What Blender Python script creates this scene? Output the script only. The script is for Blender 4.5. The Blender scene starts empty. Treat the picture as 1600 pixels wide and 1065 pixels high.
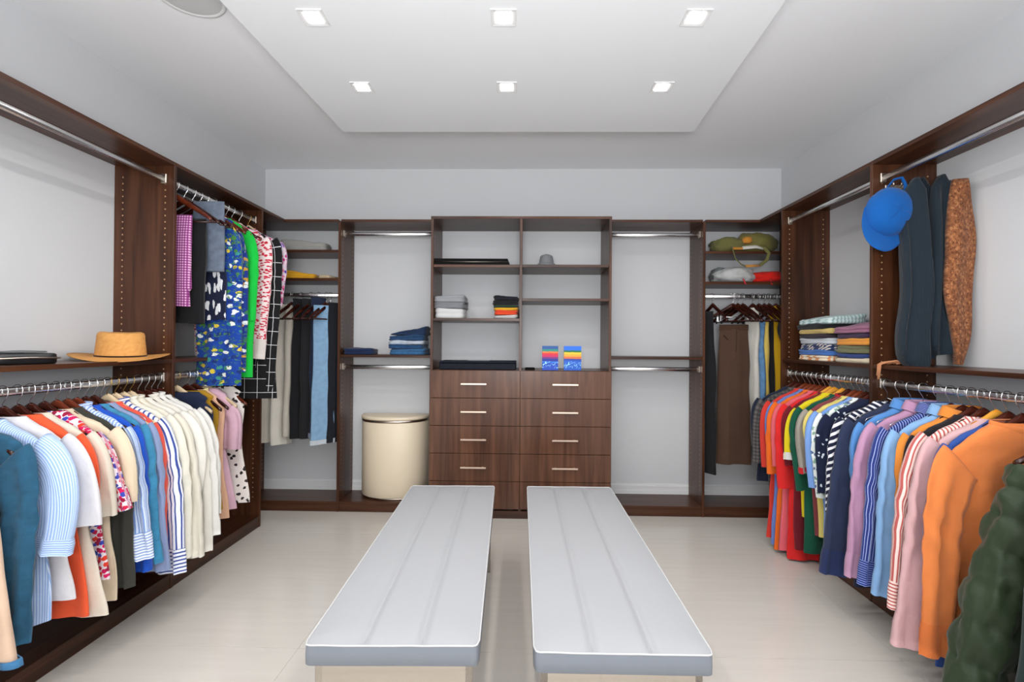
import bpy, bmesh, math, random
from mathutils import Vector, Matrix, noise
R = random.Random(7)
PI = math.pi
C = bpy.context.scene.collection
scene = bpy.context.scene

# ------------------------------------------------------------------ camera
CF, CYAW, CPITCH, CROLL, CH = 770.0, 0.0231, -0.0047, 0.0069, 1.2363
def ray(x, y):
    u, v = x-800, y-532.5
    c, s = math.cos(CROLL), math.sin(CROLL)
    u, v = c*u+s*v, -s*u+c*v
    d = (u/CF, 1.0, -v/CF)
    c, s = math.cos(CPITCH), math.sin(CPITCH)
    yy = c*d[1]+s*d[2]; zz = -s*d[1]+c*d[2]
    c, s = math.cos(CYAW), math.sin(CYAW)
    return Vector((c*d[0]-s*yy, s*d[0]+c*yy, zz))
def at(x, y, X=None, Y=None, Z=None):          # where the line of sight meets a real plane of the room
    d = ray(x, y)
    t = X/d[0] if X is not None else Y/d[1] if Y is not None else (Z-CH)/d[2]
    return Vector((d[0]*t, d[1]*t, CH+d[2]*t))
cd = bpy.data.cameras.new('camera'); cam = bpy.data.objects.new('camera', cd); C.objects.link(cam)
cd.sensor_width = 36; cd.lens = 36*CF/1600; cd.clip_start = .02
fw = ray(800, 532.5).normalized(); rt = (ray(900, 532.5)-ray(700, 532.5)).normalized(); up = rt.cross(fw)
cam.matrix_world = Matrix(((rt.x, up.x, -fw.x, 0), (rt.y, up.y, -fw.y, 0), (rt.z, up.z, -fw.z, CH), (0, 0, 0, 1)))
scene.camera = cam
# ------------------------------------------------------------------ light and exposure
scene.view_settings.view_transform = 'Standard'; scene.view_settings.look = 'None'
scene.view_settings.gamma = 1; scene.view_settings.use_curve_mapping = False
scene.view_settings.exposure = 0.32
scene.cycles.max_bounces = 12; scene.cycles.diffuse_bounces = 7; scene.cycles.glossy_bounces = 4
LAMP_W = 2.2; WORLD_S = 1.45
w = bpy.data.worlds.new('world'); scene.world = w; w.use_nodes = True
w.node_tree.nodes['Background'].inputs[0].default_value = (.95, .97, 1.0, 1)
w.node_tree.nodes['Background'].inputs[1].default_value = WORLD_S

fl_d = bpy.data.lights.new('added_bounce_fill', 'AREA'); fl_d.energy = 78; fl_d.shape = 'DISK'; fl_d.size = .9; fl_d.color = (.97, .985, 1)  # unseen fill lamp added behind the camera, aimed up to brighten the ceiling
fl_o = bpy.data.objects.new('added_bounce_fill', fl_d); C.objects.link(fl_o); fl_o.location = (0, -.7, 1.35); fl_o.rotation_euler = (math.radians(180-30), 0, 0)

# ------------------------------------------------------------------ materials
def lin(c):
    return tuple(((v/255)/12.92 if v/255 <= .04045 else ((v/255+.055)/1.055)**2.4) for v in c)+(1,)
class N:
    def __init__(s, name):
        s.m = bpy.data.materials.new(name); s.m.use_nodes = True
        s.t = s.m.node_tree; s.b = s.t.nodes['Principled BSDF']
    def n(s, typ, **k):
        nd = s.t.nodes.new(typ)
        for a, v in k.items():
            if a.startswith('i_'):
                key = a[2:]; key = int(key) if key.isdigit() else key
                s.put(nd, key, v)
            else: setattr(nd, a, v)
        return nd
    def put(s, nd, key, v):
        if hasattr(v, 'is_output') or isinstance(v, bpy.types.NodeSocket): s.t.links.new(v, nd.inputs[key])
        else: nd.inputs[key].default_value = v
    def math(s, op, a, b=0.0):
        nd = s.n('ShaderNodeMath', operation=op); s.put(nd, 0, a); s.put(nd, 1, b); return nd.outputs[0]
    def mix(s, f, a, b):
        nd = s.n('ShaderNodeMix', data_type='RGBA'); s.put(nd, 0, f); s.put(nd, 6, a); s.put(nd, 7, b); return nd.outputs[2]
    def uv(s, rot=0.0):
        o = s.n('ShaderNodeUVMap').outputs[0]
        if rot:
            mp = s.n('ShaderNodeMapping'); s.put(mp, 'Vector', o); mp.inputs['Rotation'].default_value = (0, 0, rot); o = mp.outputs[0]
        return o
    def xyz(s, v):
        return s.n('ShaderNodeSeparateXYZ', i_0=v).outputs
    def obj(s, scale=(1, 1, 1)):
        mp = s.n('ShaderNodeMapping'); s.put(mp, 'Vector', s.n('ShaderNodeTexCoord').outputs['Object']); mp.inputs['Scale'].default_value = scale
        return mp.outputs[0]
    def noise(s, v, sc, det=3.0, dist=0.0):
        nd = s.n('ShaderNodeTexNoise'); s.put(nd, 'Vector', v); nd.inputs['Scale'].default_value = sc
        nd.inputs['Detail'].default_value = det; nd.inputs['Distortion'].default_value = dist; return nd.outputs[0]
    def ramp(s, f, stops, interp='LINEAR'):
        nd = s.n('ShaderNodeValToRGB'); nd.color_ramp.interpolation = interp
        e = nd.color_ramp.elements
        while len(e) < len(stops): e.new(.5)
        for i, (p, c) in enumerate(stops): e[i].position = p; e[i].color = c
        s.put(nd, 0, f); return nd.outputs[0]
    def col(s, c): s.put(s.b, 'Base Color', c)
    def bump(s, h, st=.3, d=.001):
        b = s.n('ShaderNodeBump'); b.inputs['Strength'].default_value = st; b.inputs['Distance'].default_value = d
        s.put(b, 'Height', h); s.t.links.new(b.outputs[0], s.b.inputs['Normal'])
    def fin(s, rough=.5, metal=0.0, spec=.5, **k):
        s.b.inputs['Roughness'].default_value = rough; s.b.inputs['Metallic'].default_value = metal
        s.b.inputs['Specular IOR Level'].default_value = spec
        for a, v in k.items(): s.b.inputs[a.replace('_', ' ')].default_value = v
        return s.m
def plain(name, c, rough=.5, metal=0.0, spec=.5, **k):
    n = N(name); n.col(lin(c)); return n.fin(rough, metal, spec, **k)
def paint(name, c, rough=.6):
    n = N(name); n.col(lin(c)); n.bump(n.noise(n.obj(), 260, 2), .08, .0006); return n.fin(rough, 0, .3)
def wood(name, axis, dark=(42, 21, 10), mid=(70, 39, 22), light=(93, 57, 36), rough=.34):
    n = N(name); sc = [26, 26, 26]; sc[axis] = 1.5
    v = n.obj(tuple(sc)); a = n.noise(v, 1.0, 6, .6)
    sc2 = [3, 3, 3]; sc2[axis] = .35
    b = n.noise(n.obj(tuple(sc2)), 1.2, 3, .3)
    f = n.math('ADD', n.math('MULTIPLY', a, .62), n.math('MULTIPLY', b, .38))
    n.col(n.ramp(f, [(.36, lin(dark)), (.5, lin(mid)), (.66, lin(light))]))
    n.bump(a, .12, .0006); return n.fin(rough, 0, .38)
M = {}
M['wood_v'] = wood('walnut_vertical_grain', 2); M['wood_x'] = wood('walnut_long_grain_x', 0); M['wood_y'] = wood('walnut_long_grain_y', 1)
M['drawer'] = wood('walnut_drawer', 2, (66, 37, 22), (90, 56, 37), (110, 73, 51), .27)
M['wall'] = paint('white_wall_paint', (205, 206, 208)); M['ceil'] = paint('ceiling_paint', (238, 239, 241))
M['slab'] = paint('ceiling_panel_paint', (232, 234, 236)); M['base'] = plain('gloss_white_trim', (222, 222, 222), .3)
M['chrome'] = plain('chrome', (232, 232, 232), .24, 1.0); M['steel'] = plain('brushed_nickel', (196, 184, 172), .28, 1.0)
M['brass'] = plain('brass', (190, 155, 90), .25, 1.0); M['hole'] = plain('peg_hole_sleeve', (196, 158, 120), .4, .3)
M['mirrorsteel'] = plain('polished_steel', (190, 182, 172), .07, 1.0)
M['hanger_dark'] = wood('dark_hanger_wood', 0, (26, 9, 6), (52, 20, 13), (84, 38, 26), .16)
M['hanger_red'] = wood('mahogany_hanger_wood', 0, (60, 20, 10), (96, 40, 22), (130, 62, 36), .18)
M['hanger_light'] = wood('amber_hanger_wood', 0, (176, 100, 20), (214, 140, 40), (235, 170, 70), .2)
M['hanger_pale'] = wood('pale_hanger_wood', 0, (190, 165, 130), (214, 190, 155), (228, 208, 178), .3)
n = N('porcelain_tile'); v = n.obj((2.2, 30, 1)); a = n.noise(v, 1.0, 5, .4)
n.col(n.ramp(a, [(.25, lin((208, 202, 194))), (.75, lin((214, 208, 200)))])); n.bump(n.noise(n.obj(), 14, 3), .02, .001); M['tile'] = n.fin(.16, 0, .5)
M['grout'] = plain('grout', (196, 189, 180), .5)
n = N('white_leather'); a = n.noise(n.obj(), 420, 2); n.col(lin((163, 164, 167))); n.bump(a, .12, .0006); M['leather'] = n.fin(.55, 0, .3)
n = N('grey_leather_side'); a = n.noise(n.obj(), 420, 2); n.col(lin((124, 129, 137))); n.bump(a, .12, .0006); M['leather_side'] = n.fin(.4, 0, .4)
M['thread'] = plain('piping_white', (196, 196, 196), .5); M['seam'] = plain('seam_thread', (172, 173, 176), .6)
n = N('lamp_glow'); n.b.inputs['Emission Color'].default_value = (1, .98, .95, 1); n.b.inputs['Emission Strength'].default_value = 14; M['glow'] = n.fin(.5)
M['white_metal'] = plain('white_metal', (214, 214, 214), .4)
M['black'] = plain('black_matte', (10, 9, 10), .75, 0, .15)

def cloth_finish(n, rough=.88, weave=900, fuzz=0.0, rib=0):
    u = n.xyz(n.uv())
    if rib:
        h = n.math('SINE', n.math('MULTIPLY', u[0], rib))
    else:
        h = n.noise(n.uv(), weave, 2)
    h2 = n.noise(n.uv(), 22, 3, .4)
    n.bump(n.math('ADD', n.math('MULTIPLY', h, .35), n.math('MULTIPLY', h2, 2.6)), .45, .0028)
    n.b.inputs['Sheen Weight'].default_value = .12+fuzz
    return n.fin(rough, 0, .25)
_cl = {}
def solid(c, rib=0, rough=.88, var=.1):
    k = ('s', c, rib, rough)
    if k in _cl: return _cl[k]
    n = N('cloth_%d_%d_%d' % c)
    c = tuple(v*(.96 if min(c) < 150 else .93) for v in c); d = tuple(max(0, v*(1-var)) for v in c)
    n.col(n.mix(n.noise(n.uv(), 9, 4), lin(d), lin(tuple(min(232, v*(1+var*.2)) for v in c))))
    _cl[k] = cloth_finish(n, rough, rib=rib); return _cl[k]
def stripes(c1, c2, period=.012, duty=.45, rot=0.0, c3=None):
    k = ('st', c1, c2, period, duty, rot, c3)
    if k in _cl: return _cl[k]
    n = N('striped_cloth'); u = n.xyz(n.uv(rot))[0]
    f = n.math('FRACT', n.math('DIVIDE', n.math('ADD', u, 20.0), period))
    m = n.math('LESS_THAN', f, duty); c = n.mix(m, lin(c1), lin(c2))
    if c3:
        g = n.math('FRACT', n.math('DIVIDE', n.math('ADD', u, 20.0), period*3))
        c = n.mix(n.math('MULTIPLY', m, n.math('LESS_THAN', g, .34)), c, lin(c3))
    n.col(c); _cl[k] = cloth_finish(n); return _cl[k]
def checks(c1, c2, c3, period=.012, duty=.5):
    k = ('ck', c1, c2, c3, period, duty)
    if k in _cl: return _cl[k]
    n = N('checked_cloth'); u = n.xyz(n.uv())
    a = n.math('LESS_THAN', n.math('FRACT', n.math('DIVIDE', n.math('ADD', u[0], 20.0), period)), duty)
    b = n.math('LESS_THAN', n.math('FRACT', n.math('DIVIDE', n.math('ADD', u[1], 20.0), period)), duty)
    c = n.mix(n.math('MAXIMUM', a, b), lin(c1), lin(c2)); c = n.mix(n.math('MULTIPLY', a, b), c, lin(c3))
    n.col(c); _cl[k] = cloth_finish(n); return _cl[k]
def floral(bg, cols, scale=26, thr=.42, stretch=(1, 1), key=0, leaf=None):
    n = N('printed_cloth')
    mp = n.n('ShaderNodeMapping'); n.put(mp, 'Vector', n.uv()); mp.inputs['Scale'].default_value = (stretch[0], stretch[1], 1)
    mp.inputs['Rotation'].default_value = (0, 0, .5+key)
    dn = n.n('ShaderNodeTexNoise', noise_dimensions='2D'); n.put(dn, 'Vector', mp.outputs[0]); dn.inputs['Scale'].default_value = scale*1.4
    vm = n.n('ShaderNodeMix', data_type='RGBA', blend_type='LINEAR_LIGHT'); vm.inputs[0].default_value = .35/scale*.9
    n.put(vm, 6, mp.outputs[0]); n.put(vm, 7, dn.outputs[1])
    vo = n.n('ShaderNodeTexVoronoi', voronoi_dimensions='2D'); n.put(vo, 'Vector', vm.outputs[2]); vo.inputs['Scale'].default_value = scale
    r = n.xyz(vo.outputs['Color'])[0]
    k = len(cols); pal = n.ramp(r, [(i/k, lin(c)) for i, c in enumerate(cols)], 'CONSTANT')
    m = n.math('LESS_THAN', vo.outputs['Distance'], thr)
    c = n.mix(m, lin(bg), pal)
    if leaf:
        ln = n.noise(vm.outputs[2], scale*1.1, 2, 2.0)
        c = n.mix(n.math('GREATER_THAN', ln, .6), c, lin(leaf))
    n.col(c); return cloth_finish(n)
def denim(c, var=.13):
    k = ('d', c, var)
    if k in _cl: return _cl[k]
    n = N('denim'); a = n.noise(n.uv(), 30, 4); b = n.noise(n.uv(), 700, 2)
    f = n.math('ADD', n.math('MULTIPLY', a, .7), n.math('MULTIPLY', b, .3))
    n.col(n.ramp(f, [(.3, lin(tuple(v*(1-var) for v in c))), (.7, lin(tuple(min(255, v*(1+var)) for v in c)))]))
    _cl[k] = cloth_finish(n, .9, 700); return _cl[k]

# ------------------------------------------------------------------ object helpers
def mk(name, verts, faces, mat, parent=None, uvs=None, smooth=True, mats=None, fm=None):
    me = bpy.data.meshes.new(name); me.from_pydata([tuple(v) for v in verts], [], faces)
    for m in (mats or [mat]): me.materials.append(m)
    if fm: me.polygons.foreach_set('material_index', fm)
    me.polygons.foreach_set('use_smooth', [smooth]*len(faces))
    if uvs:
        l = me.uv_layers.new(name='UVMap'); dat = []
        for p in faces:
            for i in p: dat += list(uvs[i])
        l.data.foreach_set('uv', dat)
    me.update()
    o = bpy.data.objects.new(name, me); C.objects.link(o)
    if parent: o.parent = parent
    return o
def tag(o, label=None, cat=None, group=None, kind=None):
    if label: o['label'] = label
    if cat: o['category'] = cat
    if group: o['group'] = group
    if kind: o['kind'] = kind
    return o
def thing(name, label, cat, loc=(0, 0, 0), rz=0.0, group=None):
    o = bpy.data.objects.new(name, None); o.empty_display_size = .05; C.objects.link(o)
    o.location = loc; o.rotation_euler = (0, 0, rz); return tag(o, label, cat, group)
class MB:
    def __init__(s): s.v = []; s.f = []; s.u = []; s.m = []
    def add(s, v, f, u=None, m=0):
        b = len(s.v); s.v += [Vector(p) for p in v]; s.f += [tuple(i+b for i in q) for q in f]
        s.u += list(u) if u else [(p[0]+p[1], p[2]) for p in v]; s.m += [m]*len(f)
    def box(s, x0, x1, y0, y1, z0, z1, b=.0012, m=0):
        bm = bmesh.new(); bmesh.ops.create_cube(bm, size=1)
        for q in bm.verts: q.co = ((x0+x1)/2+q.co.x*(x1-x0), (y0+y1)/2+q.co.y*(y1-y0), (z0+z1)/2+q.co.z*(z1-z0))
        if b: bmesh.ops.bevel(bm, geom=bm.edges[:], offset=b, segments=1, affect='EDGES')
        bm.verts.index_update(); s.add([q.co.copy() for q in bm.verts], [[q.index for q in f.verts] for f in bm.faces], m=m); bm.free(); return s
    def tube(s, pts, r, k=8, caps=True, flat=1.0, m=0):
        pts = [Vector(p) for p in pts]; n = len(pts); vs = []; us = []; L = 0
        nrm = None
        for i, p in enumerate(pts):
            t = (pts[min(i+1, n-1)]-pts[max(i-1, 0)]).normalized()
            if nrm is None: nrm = t.orthogonal().normalized()
            nrm = (nrm-t*nrm.dot(t)).normalized(); bn = t.cross(nrm)
            rr = r[i] if isinstance(r, (list, tuple)) else r
            if i: L += (p-pts[i-1]).length
            for j in range(k):
                a = 2*PI*j/k; vs.append(p+nrm*math.cos(a)*rr+bn*math.sin(a)*rr*flat); us.append((a*rr, L))
        fs = [(i*k+j, i*k+(j+1) % k, (i+1)*k+(j+1) % k, (i+1)*k+j) for i in range(n-1) for j in range(k)]
        if caps: fs += [tuple(range(k))[::-1], tuple((n-1)*k+j for j in range(k))]
        s.add(vs, fs, us, m); return s
    def lathe(s, prof, k=32, cx=0, cy=0, sx=1, sy=1, m=0, wob=None):
        vs = []; us = []
        for i, (r, z) in enumerate(prof):
            for j in range(k):
                a = 2*PI*j/k; dz = wob(a, r) if wob else 0
                vs.append((cx+r*math.cos(a)*sx, cy+r*math.sin(a)*sy, z+dz)); us.append((a*r, z))
        fs = [(i*k+j, i*k+(j+1) % k, (i+1)*k+(j+1) % k, (i+1)*k+j) for i in range(len(prof)-1) for j in range(k)]
        s.add(vs, fs, us, m); return s
    def build(s, name, mat, parent=None, smooth=False, mats=None):
        return mk(name, s.v, s.f, mat, parent, s.u, smooth, mats, s.m if mats else None)
def boxo(name, x0, x1, y0, y1, z0, z1, mat, parent=None, b=.0012):
    return MB().box(x0, x1, y0, y1, z0, z1, b).build(name, mat, parent)
def rel(o, t):          # geometry written in room coordinates, moved under its thing
    for v in o.data.vertices: v.co -= Vector(t.location)
    return o
def copy_tree(o, parent=None):
    c = o.copy(); C.objects.link(c)
    if parent: c.parent = parent
    for ch in list(o.children): copy_tree(ch, c)
    return c

# ------------------------------------------------------------------ room
XL, XR, D = -1.7535, 1.6866, .305
WL, WR, YB, YW, YT = XL-D-.002, XR+D+.002, 3.868, 3.568, 3.475
ZC, ZP, YF = 2.607, 2.48, -1.7
T = .019; TOP = 2.134
def struct(name, x0, x1, y0, y1, z0, z1, mat, b=0):
    return tag(boxo(name, x0, x1, y0, y1, z0, z1, mat, None, b), kind='structure')
fl = struct('floor', WL-.1, WR+.1, YF, YB+.1, -.08, -.004, M['grout'])
ty = 1.975-1.2*3
while ty < YB:
    for i, tx in enumerate([-2.1, -.9, .3, 1.5]):
        x0, x1, y0, y1 = max(tx, WL), min(tx+1.2, WR), max(ty, YF), min(ty+1.2, YB)
        if x1 <= x0 or y1 <= y0: continue
        boxo('tile', x0+.0004, x1-.0004, y0+.0008, y1-.0008, -.012, 0, M['tile'], fl, .0004)
    ty += 1.2
struct('wall_left', WL-.12, WL, YF, YB+.12, 0, ZC+.1, M['wall'])
struct('wall_right', WR, WR+.12, YF, YB+.12, 0, ZC+.1, M['wall'])
struct('wall_back', WL, WR, YB, YB+.12, 0, ZC+.1, M['wall'])
struct('ceiling', WL, WR, YF, YB, ZC, ZC+.1, M['ceil'])
pl = [at(537, 206, Z=ZP), at(1083, 206, Z=ZP), at(1228, 0, Z=ZP), at(343, 0, Z=ZP)]
def ext(a, b, y): t = (y-a.y)/(b.y-a.y); return a+(b-a)*t
c3, c4 = ext(pl[1], pl[2], .2), ext(pl[0], pl[3], .2)
q = [pl[0], pl[1], c3, c4]
vs = [(p.x, p.y, ZP) for p in q]+[(p.x, p.y, ZC) for p in q]
tag(mk('ceiling_panel', vs, [(0, 1, 2, 3), (4, 7, 6, 5), (0, 4, 5, 1), (1, 5, 6, 2), (2, 6, 7, 3), (3, 7, 4, 0)], M['slab'], smooth=False), kind='structure')
def baseboard(name, axis, a0, a1, wall, s):
    m = MB()
    for (z0, z1, th) in ((0, .105, .016), (.105, .125, .012), (.125, .14, .015), (.14, .152, .008)):
        if axis == 'x': m.box(a0, a1, min(wall, wall+s*th), max(wall, wall+s*th), z0, z1, .001)
        else: m.box(min(wall, wall+s*th), max(wall, wall+s*th), a0, a1, z0, z1, .001)
    return tag(m.build(name, M['base']), kind='structure')
baseboard('baseboard_back', 'x', WL, WR, YB, -1); baseboard('baseboard_left', 'y', YF, YB-.02, WL, 1); baseboard('baseboard_right', 'y', YF, YB-.02, WR, -1)

# downlights
DL = [(490, 25, 'near left downlight'), (787, 25, 'near centre downlight'), (1087, 25, 'near right downlight'),
      (566, 134, 'far left downlight'), (792, 134, 'far centre downlight'), (1034, 134, 'far right downlight')]
def downlight(x, y, lab, group='square recessed downlights in the ceiling panel'):
    t = thing('recessed_downlight', lab, 'downlight', (x, y, ZP), .02, group)
    m = MB()
    for a in range(4):
        c, s = math.cos(a*PI/2), math.sin(a*PI/2)
        pts = [(-.048, .048), (.048, .048), (.03, .03), (-.03, .03)]
        vv = []
        for (z, k) in ((-.004, 0), (0, 0)):
            for (px, py) in pts: vv.append((c*px-s*py, s*px+c*py, z if abs(py) > .04 else -.001))
        m.add(vv[:4], [(0, 1, 2, 3)]); 
        o1 = [(c*px-s*py, s*px+c*py) for px, py in pts[:2]]
        m.add([(o1[0][0], o1[0][1], 0), (o1[1][0], o1[1][1], 0), (o1[1][0], o1[1][1], -.004), (o1[0][0], o1[0][1], -.004)], [(0, 1, 2, 3)])
    m.build('trim_frame', M['white_metal'], t)
    boxo('lens', -.03, .03, -.03, .03, -.0035, -.0005, M['glow'], t)
    ld = bpy.data.lights.new('lamp', 'AREA'); ld.energy = LAMP_W; ld.size = .07; ld.color = (1, .975, .945); ld.spread = PI*.92
    lo = bpy.data.objects.new('lamp', ld); C.objects.link(lo); lo.parent = t; lo.location = (0, 0, -.012)
    return t
dlab = {'near left downlight': 'lit square ceiling downlight, front row, above the left bench side', 'near centre downlight': 'lit square ceiling downlight, middle of the front row',
        'near right downlight': 'lit square ceiling downlight, front row, right end', 'far left downlight': 'lit square ceiling downlight, back row, left end',
        'far centre downlight': 'lit square ceiling downlight, middle of the back row', 'far right downlight': 'lit square ceiling downlight, back row, right end'}
for x, y, k in DL:
    p = at(x, y+2, Z=ZP); downlight(p.x, p.y, dlab[k])
for yy, rw in ((1.36, 'third row from the drawers'), (.85, 'fourth row from the drawers')):  # two extra rows out of view, added for their light
    for xx, cl_ in ((-.82, 'left'), (-.08, 'middle'), (.65, 'right')):
        downlight(xx, yy, 'added unseen square ceiling downlight over the benches, %s, %s' % (rw, cl_))
p = at(296, -7, Z=ZC)
t = thing('ceiling_speaker', 'round white speaker grille in the lower left of the ceiling border', 'speaker', (p.x, p.y, ZC))
MB().lathe([(.0, -.004), (.1, -.0045), (.113, -.004)], 36).build('grille', plain('speaker_grille', (192, 192, 192), .7), t)
MB().lathe([(.113, -.004), (.121, -.008), (.127, -.006), (.127, 0)], 36).build('rim', M['white_metal'], t, True)

# ------------------------------------------------------------------ closet carcass
def pins(face_axis, face, sgn, a, z0, z1, th, parent):   # peg holes in two columns
    m = MB(); z = z0
    while z < z1:
        for c in a:
            vs = []
            for j in range(6):
                an = j*PI/3; du, dz = math.cos(an)*.0042, math.sin(an)*.0042
                vs.append((face+sgn*.0006, c+du, z+dz) if face_axis == 'x' else (c+du, face+sgn*.0006, z+dz))
            m.add(vs, [tuple(range(6))])
        z += .032
    o = m.build('peg_holes', M['hole'], parent); o['kind'] = 'stuff'; return o
def rodx(x0, x1, y, z, parent):
    o = MB().box(x0+.004, x1-.004, y-.0075, y+.0075, z-.015, z+.015, .006).build('hanging_rod', M['chrome'], parent, True)
    for x, s in ((x0, 1), (x1, -1)):
        MB().box(min(x, x+s*.014), max(x, x+s*.014), y-.014, y+.014, z-.022, z+.026, .003).build('rod_bracket', M['steel'], o)
    return o
def rody(y0, y1, x, z, parent):
    o = MB().box(x-.0075, x+.0075, y0+.004, y1-.004, z-.015, z+.015, .006).build('hanging_rod', M['chrome'], parent, True)
    for y, s in ((y0, 1), (y1, -1)):
        MB().box(x-.014, x+.014, min(y, y+s*.014), max(y, y+s*.014), z-.022, z+.026, .003).build('rod_bracket', M['steel'], o)
    return o
RL, RR, RB = XL-.047, XR+.045, YW+.05    # rod lines
ZR1, ZR2, ZS = 1.055, 2.045, 1.146
YL1, YL2, YR1, YR2 = 2.435, 3.262, 2.434, 3.264
def side_unit(name, label, s, y0, y1, near_panel, far_panel, top_to=None):
    xf = XL if s < 0 else XR; xw = WL+.001 if s < 0 else WR-.001
    a, b = min(xf, xw), max(xf, xw)
    t = thing(name, label, 'wardrobe unit', ((a+b)/2, y0, 0), 0, 'dark walnut wardrobe units round the room')
    def pc(nm, *k): return rel(boxo(nm, *k, parent=t), t)
    if near_panel: pc('side_panel', a, b, y0-T/2, y0+T/2, 0, TOP-T, M['wood_v'])
    if far_panel: pc('side_panel', a, b, y1-T/2, y1+T/2, 0, TOP-T, M['wood_v'])
    ya, yb = y0+T/2, y1-T/2
    pc('top_board', a-.0, b, y0-T/2 if near_panel else ya, (top_to or (y1+T/2 if far_panel else y1-T/2)), TOP-T, TOP, M['wood_y'])
    pc('shelf', a+.002, b-.002, ya, yb, ZS-T, ZS, M['wood_y'])
    pc('bottom_shelf', a+.001, b-.001, ya, yb, .056, .056+T, M['wood_y'])
    k0, k1 = (xf-.02, xf-.003) if s < 0 else (xf+.003, xf+.02)
    pc('kick_board', k0, k1, ya, yb, 0, .0555, M['wood_y'])
    rx = RL if s < 0 else RR
    for z in (ZR1, ZR2): 
        o = rody(ya, yb, rx, z, t); rel(o, t)
        for ch in o.children: rel(ch, t)
    for (yy, sg, on) in ((y0, 1, 1), (y1, -1, 1)):
        if on: rel(pins('y', yy+sg*T/2, sg, (xf-s*-.028 if 0 else xf+s*.045, xf+s*.262), .2, 2.08, 0, t), t)
    return t
side_unit('wardrobe_unit', 'tall walnut unit on the left wall nearest the camera, straw hat on its shelf', -1, 1.2, YL1, True, False)
side_unit('wardrobe_unit', 'tall walnut unit at the far end of the left wall, dresses in its upper half', -1, YL1, YL2, True, True, YW-.001)
side_unit('wardrobe_unit', 'tall walnut unit on the right wall nearest the camera, with blue cap and scarves', 1, 1.2, YR1, True, False)
side_unit('wardrobe_unit', 'tall walnut unit at the far end of the right wall, folded shirts on its shelf', 1, YR1, YR2, True, True, YW-.001)

XP0, XT0, XTM, XT1, XP1 = -1.347, -.66, -.0205, .6184, 1.2958
def back_unit(label, x0, x1, panels, shelves, rods, inner_left=False, inner_right=False, rmarg=0):
    t = thing('wardrobe_unit', label, 'wardrobe unit', ((x0+x1)/2, YB, 0), 0, 'dark walnut wardrobe units round the room')
    def pc(nm, *k): return rel(boxo(nm, *k, parent=t), t)
    y0, y1 = YW, YB-.016
    xa, xb = x0, x1
    for px in panels: pc('side_panel', px-T/2, px+T/2, y0, y1, 0, TOP-T, M['wood_v'])
    pc('top_board', x0, x1, y0, y1+.014, TOP-T, TOP, M['wood_x'])
    for z in shelves: pc('shelf', x0+.001, x1-.001, y0+.001, y1, z-T, z, M['wood_x'])
    pc('bottom_shelf', x0+.001, x1-.001, y0+.0012, y1, .056, .056+T, M['wood_x'])
    pc('kick_board', x0+.001, x1-.001, y0+.004, y0+.02, 0, .0555, M['wood_x'])
    for z in rods:
        o = rodx(x0, x1, RB, z, t); rel(o, t)
        for ch in o.children: rel(ch, t)
    for px in panels:
        for sg in ((-1,) if px > 0 else (1,)):
            rel(pins('x', px+sg*T/2, sg, (y0+.04, y0+.25), .15, 2.08, 0, t), t)
    return t
h = T/2
back_unit('walnut corner unit on the back wall, left, holding cream trousers and jeans', WL+T+.002, XP0-h, [WL+h+.001], [1.911, 1.704], [1.583])
back_unit('walnut unit left of the drawers with cream laundry hamper in it', XP0+h, XT0, [XP0], [ZS], [2.038, 1.055])
back_unit('empty walnut unit right of the drawers with two bare rods', XT1, XP1-h, [XP1], [ZS], [2.035, 1.055])
back_unit('walnut corner unit on the back wall, right, holding brown trousers', XP1+h, WR-T-.002, [WR-h-.001], [1.909, 1.689], [1.588])
# centre tower with drawers
t = thing('drawer_tower', 'walnut shelf tower with ten flat drawers in the middle of the back wall', 'chest of drawers', ((XT0+XT1)/2, YB, 0))
def pc(nm, *k, p=None): return rel(boxo(nm, *k, parent=p or t), t)
y1 = YB-.016
for px in (XT0+h+.001, XTM, XT1-h-.001): pc('side_panel', px-h, px+h, YT, y1, .056 if px != XTM else .056, TOP-T, M['wood_v'])
pc('top_board', XT0, XT1, YT, y1+.014, TOP-T, TOP, M['wood_x'])
LX, RX = (XT0+T+.002, XTM-h), (XTM+h, XT1-T-.002)
for (a, b), zs in ((LX, (1.792, 1.412)), (RX, (1.793, 1.555))):
    for z in zs: pc('shelf', a, b, YT+.001, y1, z-T, z, M['wood_x'])
for (a, b) in (LX, RX): pc('counter_board', a, b, YT+.0005, y1, 1.046-T, 1.046, M['wood_x'])
pc('kick_board', XT0, XT1, YT+.005, YT+.022, 0, .055, M['wood_x'])
for (a, b) in ((XT0+.001, XTM-.0015), (XTM+.0015, XT1-.001)):
    for i in range(5):
        z1 = 1.043-i*.1945; z0 = z1-.1945+.003
        d = pc('drawer', a, b, YT-.019, YT-.0005, z0, z1, M['drawer'])
        cx, cz = (a+b)/2-.005, (z0+z1)/2+.003
        m = MB().box(cx-.09, cx+.09, YT-.046, YT-.037, cz-.006, cz+.006, .001)
        for s in (-.066, .066): m.box(cx+s-.005, cx+s+.005, YT-.038, YT-.019, cz-.004, cz+.004, .0005)
        rel(m.build('handle', M.setdefault('hn', None) or M.__setitem__('hn', plain('pale_nickel_handle', (230, 205, 185), .3, .9)) or M['hn'], d), t)
for px, sg, cols in ((XT0+T+.001, 1, 1), (XT1-T-.001, -1, 1)):
    rel(pins('x', px, sg, (YT+.04, YT+.33), 1.1, 2.08, 0, t), t)

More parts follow.
